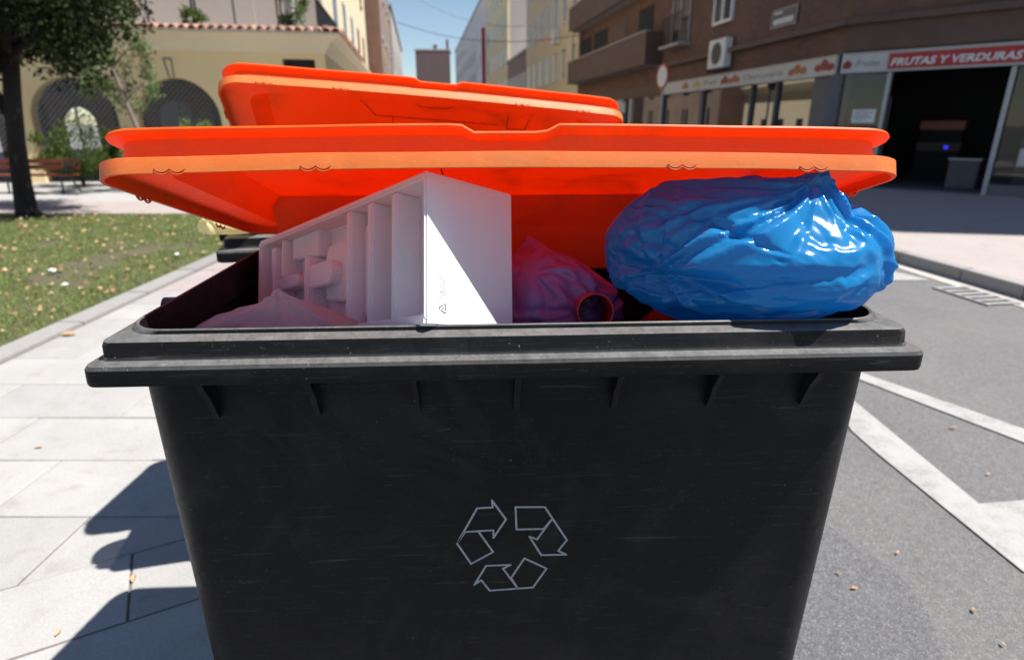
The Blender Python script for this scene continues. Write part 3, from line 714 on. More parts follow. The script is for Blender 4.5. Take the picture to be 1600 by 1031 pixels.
for z0, z1, a, b in ((4.50, 4.56, LS - 3.36, LS - 2.95), (4.24, 4.38, LS - 3.34, LS - 2.34)):
    k = a
    while k < b - .03:
        w = rng.uniform(.05, .085); bx('letter_stroke', WHITEP, pl, k, min(k + w, b), -0.053, -0.05, z0, z1); k += w + .022
for f in ((LS - 3.46, LS - 2.22, 4.16, 4.18), (LS - 3.46, LS - 2.22, 4.60, 4.62), (LS - 3.46, LS - 3.44, 4.18, 4.60), (LS - 2.24, LS - 2.22, 4.18, 4.60)): bx('plate_border', ALU, pl, f[0], f[1], -0.055, -0.05, f[2], f[3])
# air conditioner
ac = thing('air_conditioner', 'white outdoor air conditioner with a round dark fan grille on the brick wall', 'air conditioner', (C0.x + D1.x * LS, C0.y + D1.y * LS, 0), ang1)
bx('casing', WHITEP, ac, LS - 6.85, LS - 5.65, -0.30, -0.05, 3.36, 4.24, 0.02)
mb = MB(); mb.prism([(LS - 6.25 +   .34 * math.cos(i * math.pi / 12), 3.80 + .34 * math.sin(i * math.pi / 12)) for i in range(24)], -0.315, -0.301, lambda x, y, z: (x, z, y)); mb.build('fan_grille', DARK, ac)
bx('bracket', DARK, ac, LS - 6.7, LS - 6.64, -0.4, 0, 3.26, 3.318); bx('bracket', DARK, ac, LS - 5.9, LS - 5.84, -0.4, 0, 3.26, 3.318)
# ground floor, street side: shop windows between grey mullions
sbx('plinth', DGREY, 0.35, LS, -0.02, 0.25, 0.0, 0.45)
def pane(s0, s1, z0=0.45, z1=2.74): sbx('shop_window', GLASS, s0, s1, 0.06, 0.10, z0, z1)
edges = [0.98, 2.76, 4.15, 7.55, 11.3, 16.2, 19.5, 23.0]
for a, b in zip(edges[:-1], edges[1:]):
    w = 0.07 if a not in (7.55, 11.3) else 0.22
    pane(a + w, b)
    sbx('mullion', DGREY, a, a + w, -0.03, 0.12, 0.45, 2.74)
sbx('pier', BRICK, 23.0, LS, -0.01, 0.25, 0.0, 3.18)
sbx('shop_pier', DGREY, 0.0, 0.98, -0.05, 0.25, 0.0, 2.74)
sbx('lintel', BROWNP, 11.3, LS, -0.05, 0.0, 2.76, 3.18)
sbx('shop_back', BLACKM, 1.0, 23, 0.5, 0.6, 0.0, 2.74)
# fascia panels
fz0, fz1 = 2.76, 3.14
fas = thing('shop_fascia', 'white printed shop fascia with fruit pictures above the dark shop windows', 'sign', (C0.x + D1.x * LS, C0.y + D1.y * LS, 0), ang1)
for a, b in ((0.12, 2.9), (2.92, 5.6), (5.62, 8.2), (8.22, 11.1)): bx('panel', SIGNW, fas, LS - b, LS - a, -0.14, -0.06, fz0, fz1)
bx('trim', ALU, fas, LS - 11.1, LS - 0.1, -0.16, -0.05, fz1, fz1 + .03); bx('trim', ALU, fas, LS - 11.1, LS - 0.1, -0.16, -0.05, fz0 - .03, fz0 - .002)
def splash(parent, x, z, rx, rz, mat, seed, y=-0.143):
    g = random.Random(seed); pts = [(x + rx * math.cos(i * math.pi / 6) * g.uniform(.7, 1.1), z + rz * math.sin(i * math.pi / 6) * g.uniform(.75, 1.05)) for i in range(12)]
    return MB().prism(pts, y - .002, y, lambda a, b, c: (a, c, b)).build('printed_fruit', mat, parent)
for s, rx, m in ((1.7, .42, FRUITO), (0.55, .40, FRUITR), (5.1, .35, FRUITO), (5.75, .28, FRUITR), (7.9, .3, FRUITY), (8.9, .3, FRUITO)):
    for k in range(3): splash(fas, LS - s + (k - 1) * rx * .6, (fz0 + fz1) / 2 - .03 + (.05 if k == 1 else 0), rx * .45, .10 + .05 * (k == 1), m, int(s * 10) + k, -0.143 - .0025 * k)
def txt_M(x, y, z, sx=1): return Matrix.Translation((x, y, z)) @ Matrix.Rotation(R(90), 4, 'X')
text_mesh('lettering', 'Charcutería', .22, INKG, fas, txt_M(LS - 4.55, -0.142, 2.87), 0.0015, width=2.2)
text_mesh('lettering', 'Pan', .2, INKG, fas, txt_M(LS - 7.3, -0.142, 2.88), 0.0015, width=.95)
# chamfered shop front: window, jambs, open doorway, second window
fas2 = thing('greengrocer_fascia', 'red and white shop fascia reading FRUTAS Y VERDURAS over the dark doorway', 'sign', (C0.x, C0.y, 0), ang2)
bx('panel', SIGNW, fas2, -0.02, 0.92, -0.14, -0.06, fz0, fz1)
bx('panel', SIGNW, fas2, 0.925, CL, -0.139, -0.06, fz0, fz1)
bx('red_panel', SIGNR, fas2, 0.97, 3.62, -0.15, -0.139, fz0 + .02, fz1 - .03)
bx('trim', ALU, fas2, -0.02, CL, -0.16, -0.05, fz1, fz1 + .03); bx('trim', ALU, fas2, -0.02, CL, -0.16, -0.05, fz0 - .03, fz0 - .002)
text_mesh('lettering', 'FRUTAS Y VERDURAS', .21, WHITEP, fas2, txt_M(1.03, -0.152, 2.85), 0.003, shear=.2, width=2.36, bold=0.006)
text_mesh('lettering', 'Frutas', .2, INKG, fas2, txt_M(0.30, -0.142, 2.87), 0.0015, shear=.2, width=.5)
for k in range(3): splash(fas2, -0.02 + .09 + k * .04, 2.9 + .04 * (k == 1), .07, .09, FRUITR, 70 + k, -0.143 - .002 * k)
cbx('pier', DGREY, -0.25, 0.02, -0.03, 0.25, 0, 2.735)
cbx('shop_window', SEEGL, 0.06, 0.96, 0.05, 0.06, 0.35, 2.72); cbx('plinth', DGREY, 0.02, 0.98, -0.01, 0.2, 0, 0.35)
cbx('window_frame', DARK, 0.02, 0.06, 0.03, 0.09, 0.35, 2.72)
cbx('door_jamb', ALU, 0.98, 1.06, -0.02, 0.14, 0, 2.725); cbx('door_jamb', ALU, 3.24, 3.33, -0.02, 0.14, 0, 2.725)
cbx('shop_window', SEEGL, 3.36, 6.6, 0.05, 0.06, 0.35, 2.72); cbx('plinth', DGREY, 3.34, 6.6, -0.01, 0.2, 0, 0.35); cbx('pier', BRICK, 6.6, CL, 0, 0.25, 0, 3.18)
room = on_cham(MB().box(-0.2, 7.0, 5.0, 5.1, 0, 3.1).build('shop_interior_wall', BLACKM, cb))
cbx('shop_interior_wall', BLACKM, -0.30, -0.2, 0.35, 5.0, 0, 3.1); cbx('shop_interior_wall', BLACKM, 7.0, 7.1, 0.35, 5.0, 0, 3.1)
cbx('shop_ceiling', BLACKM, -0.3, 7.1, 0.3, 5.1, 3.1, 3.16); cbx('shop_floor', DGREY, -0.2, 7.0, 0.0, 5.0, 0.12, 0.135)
def ctop(o): o.location = (C0.x, C0.y, 0); o.rotation_euler = (0, 0, ang2); return o
pn = tag(ctop(bx('paper_notice', PAPER, None, 0.36, 0.86, 0.035, 0.045, 1.62, 1.92)), 'white paper notice stuck on the greengrocer window', 'notice')
for k in range(4): bx('text_line', FRUITR if k == 0 else INKG, pn, 0.41, 0.41 + (.4, .3, .36, .22)[k], 0.033, 0.035, 1.85 - k * .055, 1.87 - k * .055)
crt = thing('orange_crate', 'orange crate of produce behind the greengrocer window glass', 'crate', (C0.x, C0.y, 0), ang2)
for a in ((0.1, .92, .3, .34), (0.1, .92, .66, .70)): bx('crate_side', FRUITO, crt, a[0], a[1], a[2], a[3], 1.2, 1.48)
for a in ((0.06, .1), (.92, .96)): bx('crate_end', FRUITO, crt, a[0], a[1], .3, .7, 1.2, 1.48)
bx('crate_base', FRUITO, crt, .1, .92, .34, .66, 1.2, 1.23)
st = thing('display_stand', 'dark shelf stand inside the greengrocer window', 'shelf', (C0.x, C0.y, 0), ang2)
bx('shelf', DGREY, st, .04, .97, .25, .9, 1.15, 1.199); bx('shelf', DGREY, st, .04, .97, .25, .9, .6, .65)
for x in (.05, .92): bx('upright', DGREY, st, x, x + .04, .80, .84, .136, 2.2)
frz = thing('counter', 'pale low chest counter inside the dark doorway', 'counter', (C0.x, C0.y, 0), ang2)
bx('body', DGREY, frz, 2.35, 2.95, 1.2, 1.9, .136, .78, .02); bx('top', ALU, frz, 2.32, 2.98, 1.17, 1.93, .782, .82)
for k, (x0, x1, y0, zz) in enumerate(((1.2, 2.2, 3.2, .9), (1.2, 2.2, 3.2, 1.45), (4.0, 5.6, 3.4, .9), (4.0, 5.6, 3.4, 1.5))):
    c_ = thing('produce_crate', ('wide low produce crate on the dark shelf behind the doorway', 'upper produce crate stacked behind the doorway', 'low produce crate seen through the right shop window', 'upper produce crate seen through the right shop window')[k], 'crate', (C0.x, C0.y, 0), ang2)
    bx('crate_body', (BROWNP, FRUITO, BROWNP, FRUITY)[k], c_, x0, x1, y0, y0 + .5, zz, zz + .22)
    bx('crate_legs', BLACKM, c_, x0 + .02, x1 - .02, y0 + .02, y0 + .48, .136 if k % 2 == 0 else zz - .33, zz - .001)
tl = thing('ceiling_tube', 'faint white tube light on the shop ceiling', 'lamp', (C0.x, C0.y, 0), ang2)
bx('housing', WHITEP, tl, 1.5, 3.4, 3.4, 3.5, 3.04, 3.099); bx('tube', mat_emit('dim_tube', (.8, .9, 1), .35), tl, 1.55, 3.35, 3.42, 3.48, 3.01, 3.04)
tag(ctop(bx('blue_sign_light', mat_emit('blue_led', (.03, .03, 1.0), .5), None, 2.04, 2.12, 2.0, 2.05, 1.0, 1.08)), 'small glowing blue light inside the dark shop', 'light')
tag(ctop(bx('shelf_unit', BROWNP, None, 3.6, 5.8, 1.2, 1.7, .136, 1.3, .01)), 'brown display block behind the right shop window', 'shelf')
tag(ctop(bx('poster', SIGNW, None, 3.72, 4.15, 0.035, 0.045, 0.75, 1.1)), 'pale poster low on the window beside the doorway', 'poster')
tag(ctop(bx('poster', FRUITR, None, 3.62, 3.78, 0.035, 0.045, 2.15, 2.35)), 'small red sticker high on the window beside the doorway', 'poster')
# traffic sign before the shops
sp = Vector((5.15, 22.0))
ts = thing('traffic_sign', 'round white traffic sign with red rim on a thin post before the shops', 'traffic sign', (sp.x, sp.y, 0.11), R(-76))
mb = MB().tube([(0, 0, 0), (0, 0, 3.25)], .035, 10); mb.build('post', ALU, ts)
def disc(r, y0, y1, cz, mat, nm): return MB().prism([(r * math.cos(i * math.pi / 16), cz + r * math.sin(i * math.pi / 16)) for i in range(32)], y0, y1, lambda a, b, c: (a, c, b)).build(nm, mat, ts)
disc(.42, -.06, -.036, 3.0, SIGNR, 'sign_rim'); disc(.33, -.064, -.0605, 3.0, WHITEP, 'sign_face')

# ------------------------------------------------------------------ houses further down the street
SR = math.atan2(.144, .9896)
def street_pt(f, side): return ((10.28 - .1455 * f) if side > 0 else (-2.4 - .1455 * f), f)
def house(name, label, f0, f1, side, h, mat, gable, wins, base=None, cat='building', depth=11, glass=GLASSW):
    x, y = street_pt(f0, side)
    L = (f1 - f0) / .9896
    t = thing(name, label, cat, (x, y, 0), SR, 'houses along the far street')
    s = side
    X = lambda a, b: (min(a * s, b * s), max(a * s, b * s))
    bx('street_wall', mat, t, *X(0, .3), 0, L, 0, h); bx('gable_wall', gable, t, *X(.3, depth), 0, .3, 0, h); bx('gable_wall', gable, t, *X(.3, depth), L - .3, L, 0, h)
    bx('roof', GREYB, t, *X(-.15, depth + .1), -.05, L + .05, h, h + .25)
    zs, n, ww, wh = wins
    for z in zs:
        for i in range(n):
            yc = L * (i + .5) / n
            w = bx('window', glass, t, *X(-.012, -.002), yc - ww / 2, yc + ww / 2, z, z + wh)
            bx('window_sill', WHITEP, w, *X(-.12, -.001), yc - ww / 2 - .08, yc + ww / 2 + .08, z - .09, z - .003)
            bx('window_frame', WHITEP, w, *X(-.03, -.013), yc - .03, yc + .03, z, z + wh)
    return t
yb = house('townhouse', 'ochre yellow townhouse with narrow tall windows beside the brick balconies', 41.6, 61.5, 1, 17, YELLOWB, YELLOWB, ((1.0, 4.6, 8.2, 11.8), 7, 1.0, 1.9))
bx('air_conditioner', WHITEP, yb, -.5, -.02, 5.5, 6.4, 7.0, 7.9)
house('townhouse', 'low red brick house between the ochre house and the grey gable', 61.7, 74, 1, 8.0, BRICK2, BRICK2, ((1.0, 4.4), 6, 1.0, 1.9), glass=WHITEP)
house('townhouse', 'tall house with a blank grey gable rising over the low brick roof', 74.2, 96, 1, 18.5, YELLOWB, GREYB, ((1.0, 4.6, 8.2, 11.8, 15.0), 6, 1.1, 1.8))
ph = house('townhouse', 'long pinkish house row running down to the street end', 96.2, 175, 1, 19.5, PINKB, PINKB, ((1.0, 4.6, 8.2, 11.8, 15.4), 14, 1.4, 1.9))
bx('downpipe', SIGNR, ph, -.5, -.02, 2.0, 2.9, 0, 15)
e = thing('end_block', 'dark brown mauve block closing the far end of the street', 'building', (-31, 232, 0), R(4))
bx('front_wall', PURB, e, -3.2, 9, 0, .4, 0, 26); bx('side_wall', PURB, e, -3.2, -2.8, .4, 12, 0, 26); bx('roof', GREYB, e, -3.4, 9.2, -.1, 12, 26, 26.5); bx('chimney', PURB, e, 3, 4.4, 3, 4, 26.5, 28.3); bx('chimney', PURB, e, 7.6, 8.5, 3, 4, 26.5, 30)
house('townhouse', 'red brick house with balconies past the sunlit cream wall', 45.5, 62, -1, 13.5, BRICK2, BRICK2, ((1.0, 4.2, 7.4, 10.4), 4, 1.2, 1.8))
house('townhouse', 'grey mauve house beyond the narrow red brick house', 66, 105, -1, 12.5, GREYB, PURB, ((1.0, 4.2, 7.4), 8, 1.2, 1.8))
def cable(a, b, sag, label):
    a, b = Vector(a), Vector(b); pts = [a.lerp(b, i / 16) - Vector((0, 0, sag * 4 * (i / 16) * (1 - i / 16))) for i in range(17)]
    tag(MB().tube(pts, .022, 6).build('overhead_cable', DARK), label, 'cable')
cable((-8.6, 50, 8.8), (5.0, 38, 6.6), .9, 'lower thin cable sagging across the street to the brick building')
cable((-9.0, 60, 12.4), (1.2, 62, 10.2), .8, 'upper thin cable sagging across the far street')

# ------------------------------------------------------------------ trees, shrubs, bench
def leaf_crown(name, mat, parent, c, rad, n, size, seed, clumps=26, sparse=0.35, aspect=0.55, low=-0.6):
    g = np.random.default_rng(seed)
    cc = g.normal(size=(clumps, 3)); cc /= np.linalg.norm(cc, axis=1)[:, None]; cc *= g.uniform(.35, 1.0, (clumps, 1)) ** .6
    cc[:, 2] = np.maximum(cc[:, 2], low)
    cr = g.uniform(.18, sparse, clumps)
    k = g.integers(0, clumps, n)
    d = g.normal(size=(n, 3)); d /= np.linalg.norm(d, axis=1)[:, None]; d *= g.random((n, 1)) ** .45
    P = (cc[k] + d * cr[k][:, None]) * np.array(rad) + np.array(c)
    return tri_cloud(name, P, lambda g, n: g.uniform(size * .6, size * 1.3, n), aspect, mat, lambda g, n: g.uniform(-1.1, .9, n), parent, seed=seed + 1)
def limbs(mb, base, tips, r0, g):
    for t in tips:
        b = Vector(base); t = Vector(t); m = b.lerp(t, .5) + Vector((g.uniform(-.12, .12), g.uniform(-.12, .12), .12))
        mb.tube([b, b.lerp(m, .5) + Vector((0, 0, .03)), m, t], [r0, r0 * .8, r0 * .6, r0 * .2], 7)
g = random.Random(5)
pt = thing('plum_tree', 'dark leaved tree with a leaning black trunk on the lawn', 'tree', (-8.84, 11.03, 0))
mb = MB().tube([(0, 0, -.05), (-.01, 0, .12), (.03, 0, .6), (.12, 0, 1.3), (.26, -.02, 2.0), (.42, -.03, 2.7)], [.24, .175, .15, .135, .13, .12], 12)
limbs(mb, (.12, 0, 1.75), [(-1.1, .1, 3.4), (-.6, -.7, 3.6)], .09, g); limbs(mb, (.42, -.03, 2.65), [(1.7, .3, 3.9), (.6, .8, 4.6), (-.6, .3, 4.8), (.9, -.9, 4.2), (2.2, -.1, 3.3)], .085, g)
mb.build('trunk', BARK, pt, smooth=True)
leaf_crown('crown', PLUM, pt, (.10, 0, 4.1), (2.35, 2.1, 1.75), 36000, .10, 21, clumps=64, sparse=.33, low=-.8)
leaf_crown('crown', PLUM, pt, (-1.2, -.1, 3.2), (1.3, 1.2, 1.0), 12000, .10, 25, clumps=30, sparse=.42)
ot = thing('young_tree', 'slender young tree with sparse pale green leaves before the arches', 'tree', (-8.6, 15.0, 0))
mb = MB().tube([(0, 0, -.03), (-.08, 0, .7), (-.28, 0, 1.4), (-.45, 0, 2.1), (-.6, 0, 2.8), (-.9, 0, 3.8)], [.075, .065, .055, .05, .04, .015], 9)
limbs(mb, (-.45, 0, 2.1), [(.25, .1, 2.5), (-1.2, 0, 2.5), (-.1, -.3, 2.9)], .03, g); limbs(mb, (-.6, 0, 2.8), [(-1.5, 0, 3.4), (.2, .1, 3.4), (-.3, .4, 3.7)], .025, g)
mb.build('trunk', BARKG, ot, smooth=True)
leaf_crown('crown', OLIVE, ot, (-.62, 0, 3.0), (1.05, .8, 1.25), 4200, .085, 31, clumps=34, sparse=.26, low=-.8)
for k, (x, y, rx, rz, h, mat, lab, n) in enumerate([(-11.6, 16.6, 1.0, .85, .9, HEDGE, 'rounded dark shrub with yellow tips in front of the arch behind the bench', 5000),
        (-10.55, 16.9, .45, .8, .85, HEDGE, 'upright green shrub at the foot of the arch pier', 2600),
        (-8.9, 17.6, .55, .55, 1.25, OLIVE, 'bright green bush growing inside the right arch', 2200),
        (-14.6, 16.2, .9, .6, .65, HEDGE, 'low green shrub left of the arch behind the bench', 2600), (-10.0, 16.2, .4, .45, .45, OLIVE, 'small pale bush under the young tree', 1500)]):
    t = thing('shrub', lab, 'shrub', (x, y, 0)); mb = MB()
    limbs(mb, (0, 0, -.02), [(rx * .4 * math.cos(a), rx * .4 * math.sin(a), h) for a in (0.3, 2.2, 4.4)], .03, g); mb.build('stem', BARK, t)
    leaf_crown('foliage', mat, t, (0, 0, h), (rx, rx * .8, rz), n, .075, 40 + k, clumps=22, sparse=.4, low=-.95)
for k, (x, y, rx, rz, lab) in enumerate([(-6.35, 19.3, .5, .75, 'tall bushy green plant on the terrace by the railing'), (-8.95, 18.75, .33, .25, 'small green plant peeping over the roof tiles')]):
    t = thing('terrace_plant', lab, 'plant', (x, y, 3.98)); MB().prism([(.18 * math.cos(i * .785), .18 * math.sin(i * .785)) for i in range(8)], 0, .22).build('pot', TERRA, t)
    leaf_crown('foliage', HEDGE if k else OLIVE, t, (0, 0, .22 + rz * .9), (rx, rx, rz), 3000 if k == 0 else 900, .08, 60 + k, clumps=18, sparse=.45)
bn = thing('park_bench', 'red brown slatted park bench on dark metal legs on the plaza', 'bench', (-12.1, 14.9, 0))
for y, z in ((-.18, .44), (-.05, .44), (.08, .44)): bx('seat_slat', WOODR, bn, -1.6, 1.55, y - .055, y + .055, z - .025, z + .01, .006)
for z in (.60, .74): bx('back_slat', WOODR, bn, -1.6, 1.55, .20, .235, z - .055, z + .055, .006)
for x in (-1.3, 0, 1.3):
    MB().tube([(x, -.2, 0), (x, -.16, .40)], .022, 8).build('leg', DARK, bn); MB().tube([(x + .1, .28, 0), (x, .12, .40), (x, .19, .8)], .022, 8).build('leg', DARK, bn)
    MB().tube([(x, -.2, .405), (x, .15, .405)], .018, 8).build('seat_support', DARK, bn)
MB().tube([(1.45, -.2, .42), (1.45, -.22, .62), (1.45, .18, .64)], .02, 8).build('armrest', DARK, bn)

# ------------------------------------------------------------------ wheeled bins
HW = 0.675; DP = 0.78; LIDL = 0.70; LHW = 0.66
def ringz(inset, z, r): return [(x, y, z) for x, y in rrect(HW - inset, inset, DP - inset, r)]
def make_bin():
    b = thing('wheeled_bin', 'near overfilled charcoal wheeled bin with outlined recycling arrows and propped orange lid', 'bin')
    # body: tapered shell, outside then inside
    def bring(t, z, off=0.0, r=.075):   # t 0 top .. 1 bottom
        t = (1.222 - z) / .985; hw = .640 + .02 * t - off; y0 = .052 + .0693 * t + off; y1 = DP - .05 - .06 * t - off
        return [(x, y, z) for x, y in rrect(hw, y0, y1, r, 10)]
    rings = [bring(0, 1.222), bring(.012, 1.21), bring(.25, .95), bring(.5, .72), bring(.75, .48), bring(.93, .285, 0), bring(.97, .245, .02), bring(1, .225, .06),
             bring(1, .24, .065), bring(.95, .29, .02), bring(.5, .72, .012), bring(0.02, 1.222, .012)]
    body = loft(rings, False); nr = len(rings[0])
    body.f.append(tuple(range(7 * nr, 8 * nr))); body.f.append(tuple(range(8 * nr, 9 * nr)))
    bo = body.build('body', BIN, b); autosmooth(bo, 30)
    prof = [(.0500, 1.221, .065), (.044, 1.214, .05), (.006, 1.212, .02), (.001, 1.2145, .02), (0, 1.219, .02), (.0, 1.241, .02), (.003, 1.2465, .02), (.013, 1.2485, .02), (.018, 1.250, .02), (.0205, 1.255, .02),
(.0215, 1.272, .02), (.0235, 1.2785, .022), (.029, 1.2815, .025), (.0375, 1.283, .045), (.0420, 1.2845, .06), (.0430, 1.2905, .07), (.0455, 1.2925, .07), (.0480, 1.2905, .07), (.0500, 1.26, .07), (.0500, 1.222, .065)]
    rim = loft([ringz(*p) for p in prof], False); n = len(rim.v) // len(prof); m = len(prof)
    rim.f += [((m - 1) * n + j, (m - 1) * n + (j + 1) % n, (j + 1) % n, j) for j in range(n)]
    # knocks and waviness of old plastic
    rim.v = [(x + .0012 * noise.noise((x * 9, y * 9, z * 30)), y + .0022 * noise.noise((x * 5, y * 7, z * 22)), z + .0016 * noise.noise((x * 6 + 9, y * 6, z * 12))) for x, y, z in rim.v]
    ro = rim.build('rim', RIMM, b); autosmooth(ro, 28)
    # stiffening ribs below the rim
    for x in (-.505, -.337, -.169, 0.0, .169, .337, .505):
        mb = MB(); dz = .080
        mb.prism([(.008, 1.2125), (.060, 1.2125), (.060, 1.2125 - dz), (.049, 1.2125 - dz), (.040, 1.2125 - dz * .75), (.030, 1.2125 - dz * .45), (.016, 1.2125 - dz * .2)], x - .005, x + .005, lambda a, c, z: (z, a, c))
        mb.build('rim_rib', RIMM, b)
    # back hinge bar
    MB().tube([(-.55, .745, 1.318), (.55, .745, 1.318)], .012, 10).build('hinge_bar', BIN, b)
    for x in (-.5, 0, .5): bx('hinge_block', BIN, b, x - .04, x + .04, .728, .765, 1.288, 1.312)
    for s in (-1, 1):
        MB().tube([(s * .678, DP / 2, 1.23), (s * .735, DP / 2, 1.23)], [.02, .02], 12).build('trunnion', BIN, b)
        mb = MB(); mb.tube([(s * .612, .30, .93), (s * .66, .30, .93), (s * .66, .50, .93), (s * .612, .50, .93)], .014, 8); mb.build('side_handle', BIN, b, smooth=True)
    for x in (-.47, .47):
        for y in (.22, .60):
            w = thing('castor', None, None); w.parent = b; w.location = (x, y, 0)
            t = MB().tube([(-.025, 0, .1), (-.02, 0, .1), (.02, 0, .1), (.025, 0, .1)], [.085, .1, .1, .085], 20).build('tyre', RUBBER, w, smooth=False)
            MB().tube([(-.03, 0, .1), (.03, 0, .1)], .045, 14).build('hub', ALU, w)
            mb = MB().box(-.045, -.032, -.03, .03, .08, .20).box(.032, .045, -.03, .03, .08, .20).box(-.06, .06, -.06, .06, .20, .232); mb.build('fork', ALU, w)
    # outlined recycling arrows, thin strips lying on the front face
    arrows = [[(-.074, .867), (-.02, .869), (-.02, .851), (.004, .894), (-.022, .939), (-.021, .923), (-.05, .922), (-.09, .84), (-.064, .788), (-.021, .816), (-.048, .866)],
              [(.076, .868), (.024, .869), (.022, .922), (.077, .92), (.122, .839), (.106, .813), (.122, .803), (.073, .804), (.049, .851), (.064, .843), (.09, .889)],
              [(.027, .721), (-.002, .773), (.013, .782), (-.035, .782), (-.059, .734), (-.045, .745), (-.029, .717), (.058, .721), (.084, .769), (.04, .797), (.014, .748)]]
    closers = [((-.09, .84), None), None, None]
    for ai, A in enumerate(arrows):
        A = [(x - .022, z) for x, z in A]
        segs = list(zip(A[:-1], A[1:]))
        if ai == 0: segs.append((A[0], A[7]))
        if ai == 1: segs.append((A[0], A[10]))
        if ai == 2: segs += [(A[0], A[10])]
        mb = MB(); hw = .0018
        for k, ((xa, za), (xb, zb)) in enumerate(segs):
            d = Vector((xb - xa, zb - za)); L = d.length
            if L < 1e-4: continue
            d /= L; nx, nz = -d.y * hw, d.x * hw; xa -= d.x * hw * .8; za -= d.y * hw * .8; xb += d.x * hw * .8; zb += d.y * hw * .8
            Y = lambda z, e: .052 + .0693 * ((1.222 - z) / .985) - e
            e = .0012 + .0002 * (k % 4)
            q = [(xa + nx, za + nz), (xb + nx, zb + nz), (xb - nx, zb - nz), (xa - nx, za - nz)]
            mb.add([(x, Y(z, -.002), z) for x, z in q] + [(x, Y(z, e), z) for x, z in q], [(0, 1, 2, 3), (7, 6, 5, 4), (0, 4, 5, 1), (1, 5, 6, 2), (2, 6, 7, 3), (3, 7, 4, 0)])
        mb.build('recycling_arrow', LOGO, b)
    # ---------------- lid, built closed with its hinge at the origin, front towards -y
    def lring(hw, f, n, r, back=.0):
        pts = []
        for x, y in rrect(hw, -f, -back, r, 10): pts.append((x, y, n))
        return dense(pts)
    def dense(pts):   # extra points along the front edge so that the grip notch can be shaped
        out = []
        K = 60
        n = len(pts)
        for i in range(n):
            a = pts[i]; c = pts[(i + 1) % n]; out.append(a)
            if i == n - 1:
                # denser by even spacing in x between fixed limits
                for q in range(1, K): out.append((a[0] + (c[0] - a[0]) * q / K, a[1], a[2]))
        return out
    L = LIDL
    def notch(pts, amp):
        out = []
        for x, y, z in pts:
            if y < -L + .11:
                t = (abs(x + .004) - .056) / .022; t = min(1, max(0, t)); t = t * t * (3 - 2 * t)
                z -= amp * (1 - t)
            out.append((x, y, z))
        return out
    O_ = [lring(LHW, L, 0, .075), lring(LHW + .0008, L + .0008, .001, .075), lring(LHW + .001, L + .001, .012, .076), lring(LHW + .0005, L + .0005, .0252, .075), lring(LHW - .0008, L - .0008, .0262, .075), lring(LHW - .024, L - .024, .0262, .06), lring(LHW - .026, L - .026, .029, .06),
          notch(lring(LHW - .028, L - .028, .060, .06), .009), notch(lring(LHW - .014, L - .014, .0645, .066), .0125), notch(lring(LHW - .0085, L - .0085, .0660, .07), .0125), notch(lring(LHW - .007, L - .007, .0690, .07), .0125), notch(lring(LHW - .0085, L - .0085, .0725, .07), .0125),
          notch(lring(LHW - .014, L - .014, .0740, .066), .0125), notch(lring(LHW - .05, L - .05, .0755, .06), .012), lring(LHW - .10, L - .115, .082, .06, .05), lring(LHW - .2, L - .2, .086, .05, .1), lring(.2, .45, .089, .05, .25)]
    I_ = [lring(.19, .44, .0795, .05, .26), lring(LHW - .22, L - .22, .078, .05, .13), lring(LHW - .125, L - .135, .074, .05, .10), lring(LHW - .085, L - .085, .030, .06, .022), lring(LHW - .078, L - .076, .0225, .065, .014), lring(LHW - .012, L - .012, .0200, .072, .007), lring(LHW - .0055, L - .0055, .016, .072, .0045), lring(LHW - .005, L - .005, .001, .072, .0045)]
    I_ = [I_[0]] + I_[1:]
    lid = loft(O_ + I_ + [O_[0]], False); n = len(O_[0])
    k = len(O_) - 1
    # caps: centre of top and of underside
    lid.f = [f for f in lid.f if not (min(f) // n == k and max(f) // n == k + 1)]
    lid.f.append(tuple(range(k * n, (k + 1) * n))); lid.f.append(tuple(range((k + 1) * n, (k + 2) * n)))
    # slight warp of the old lid: front edge bowed
    lid.v = [(x, y, z - .010 * (x / LHW) ** 2 * min(1, max(0, -y / L)) + .0012 * noise.noise((x * 6, y * 6, z * 20))) for x, y, z in lid.v]
    lo = lid.build('lid', ORANGE, b); lo.data.materials.append(FADED)
    for i in range(4 * n): lo.data.polygons[i].material_index = 1
    autosmooth(lo, 26)
    bmw = bmesh.new(); bmw.from_mesh(lo.data); bmesh.ops.remove_doubles(bmw, verts=bmw.verts, dist=1e-6); bmesh.ops.recalc_face_normals(bmw, faces=bmw.faces); bmw.to_mesh(lo.data); bmw.free()
    # wavy clips under the front skirt and on the side
    def clip_part(x, y, ang):
        mb = MB(); pts = []
        for i in range(21):
            t = -1 + 2 * i / 20
            pts.append((t * .0235, 0, -.0055 * abs(math.sin(t * math.pi)) ** .8 - .001))
        mb.tube(pts, .0016, 6); o = mb.build('lid_clip', ORANGE, lo, smooth=True); o.location = (x, y, .004 - .010 * (x / LHW) ** 2); o.rotation_euler = (0, 0, ang)
        mb = MB(); mb.tube([(p[0], p[1], p[2] + .0028) for p in pts], .0011, 5); d = mb.build('clip_slot', DARKO, lo, smooth=True); d.location = (x * 1.0, y - .0006 * (1 if ang == 0 else 0), .0045 - .010 * (x / LHW) ** 2); d.rotation_euler = (0, 0, ang)
    for x in (-.523, -.303, .272, .487): clip_part(x, -L - .0012, 0)
    for y in (-.52, -.2): clip_part(-LHW - .001, y, R(90)); clip_part(LHW + .001, y, R(90))
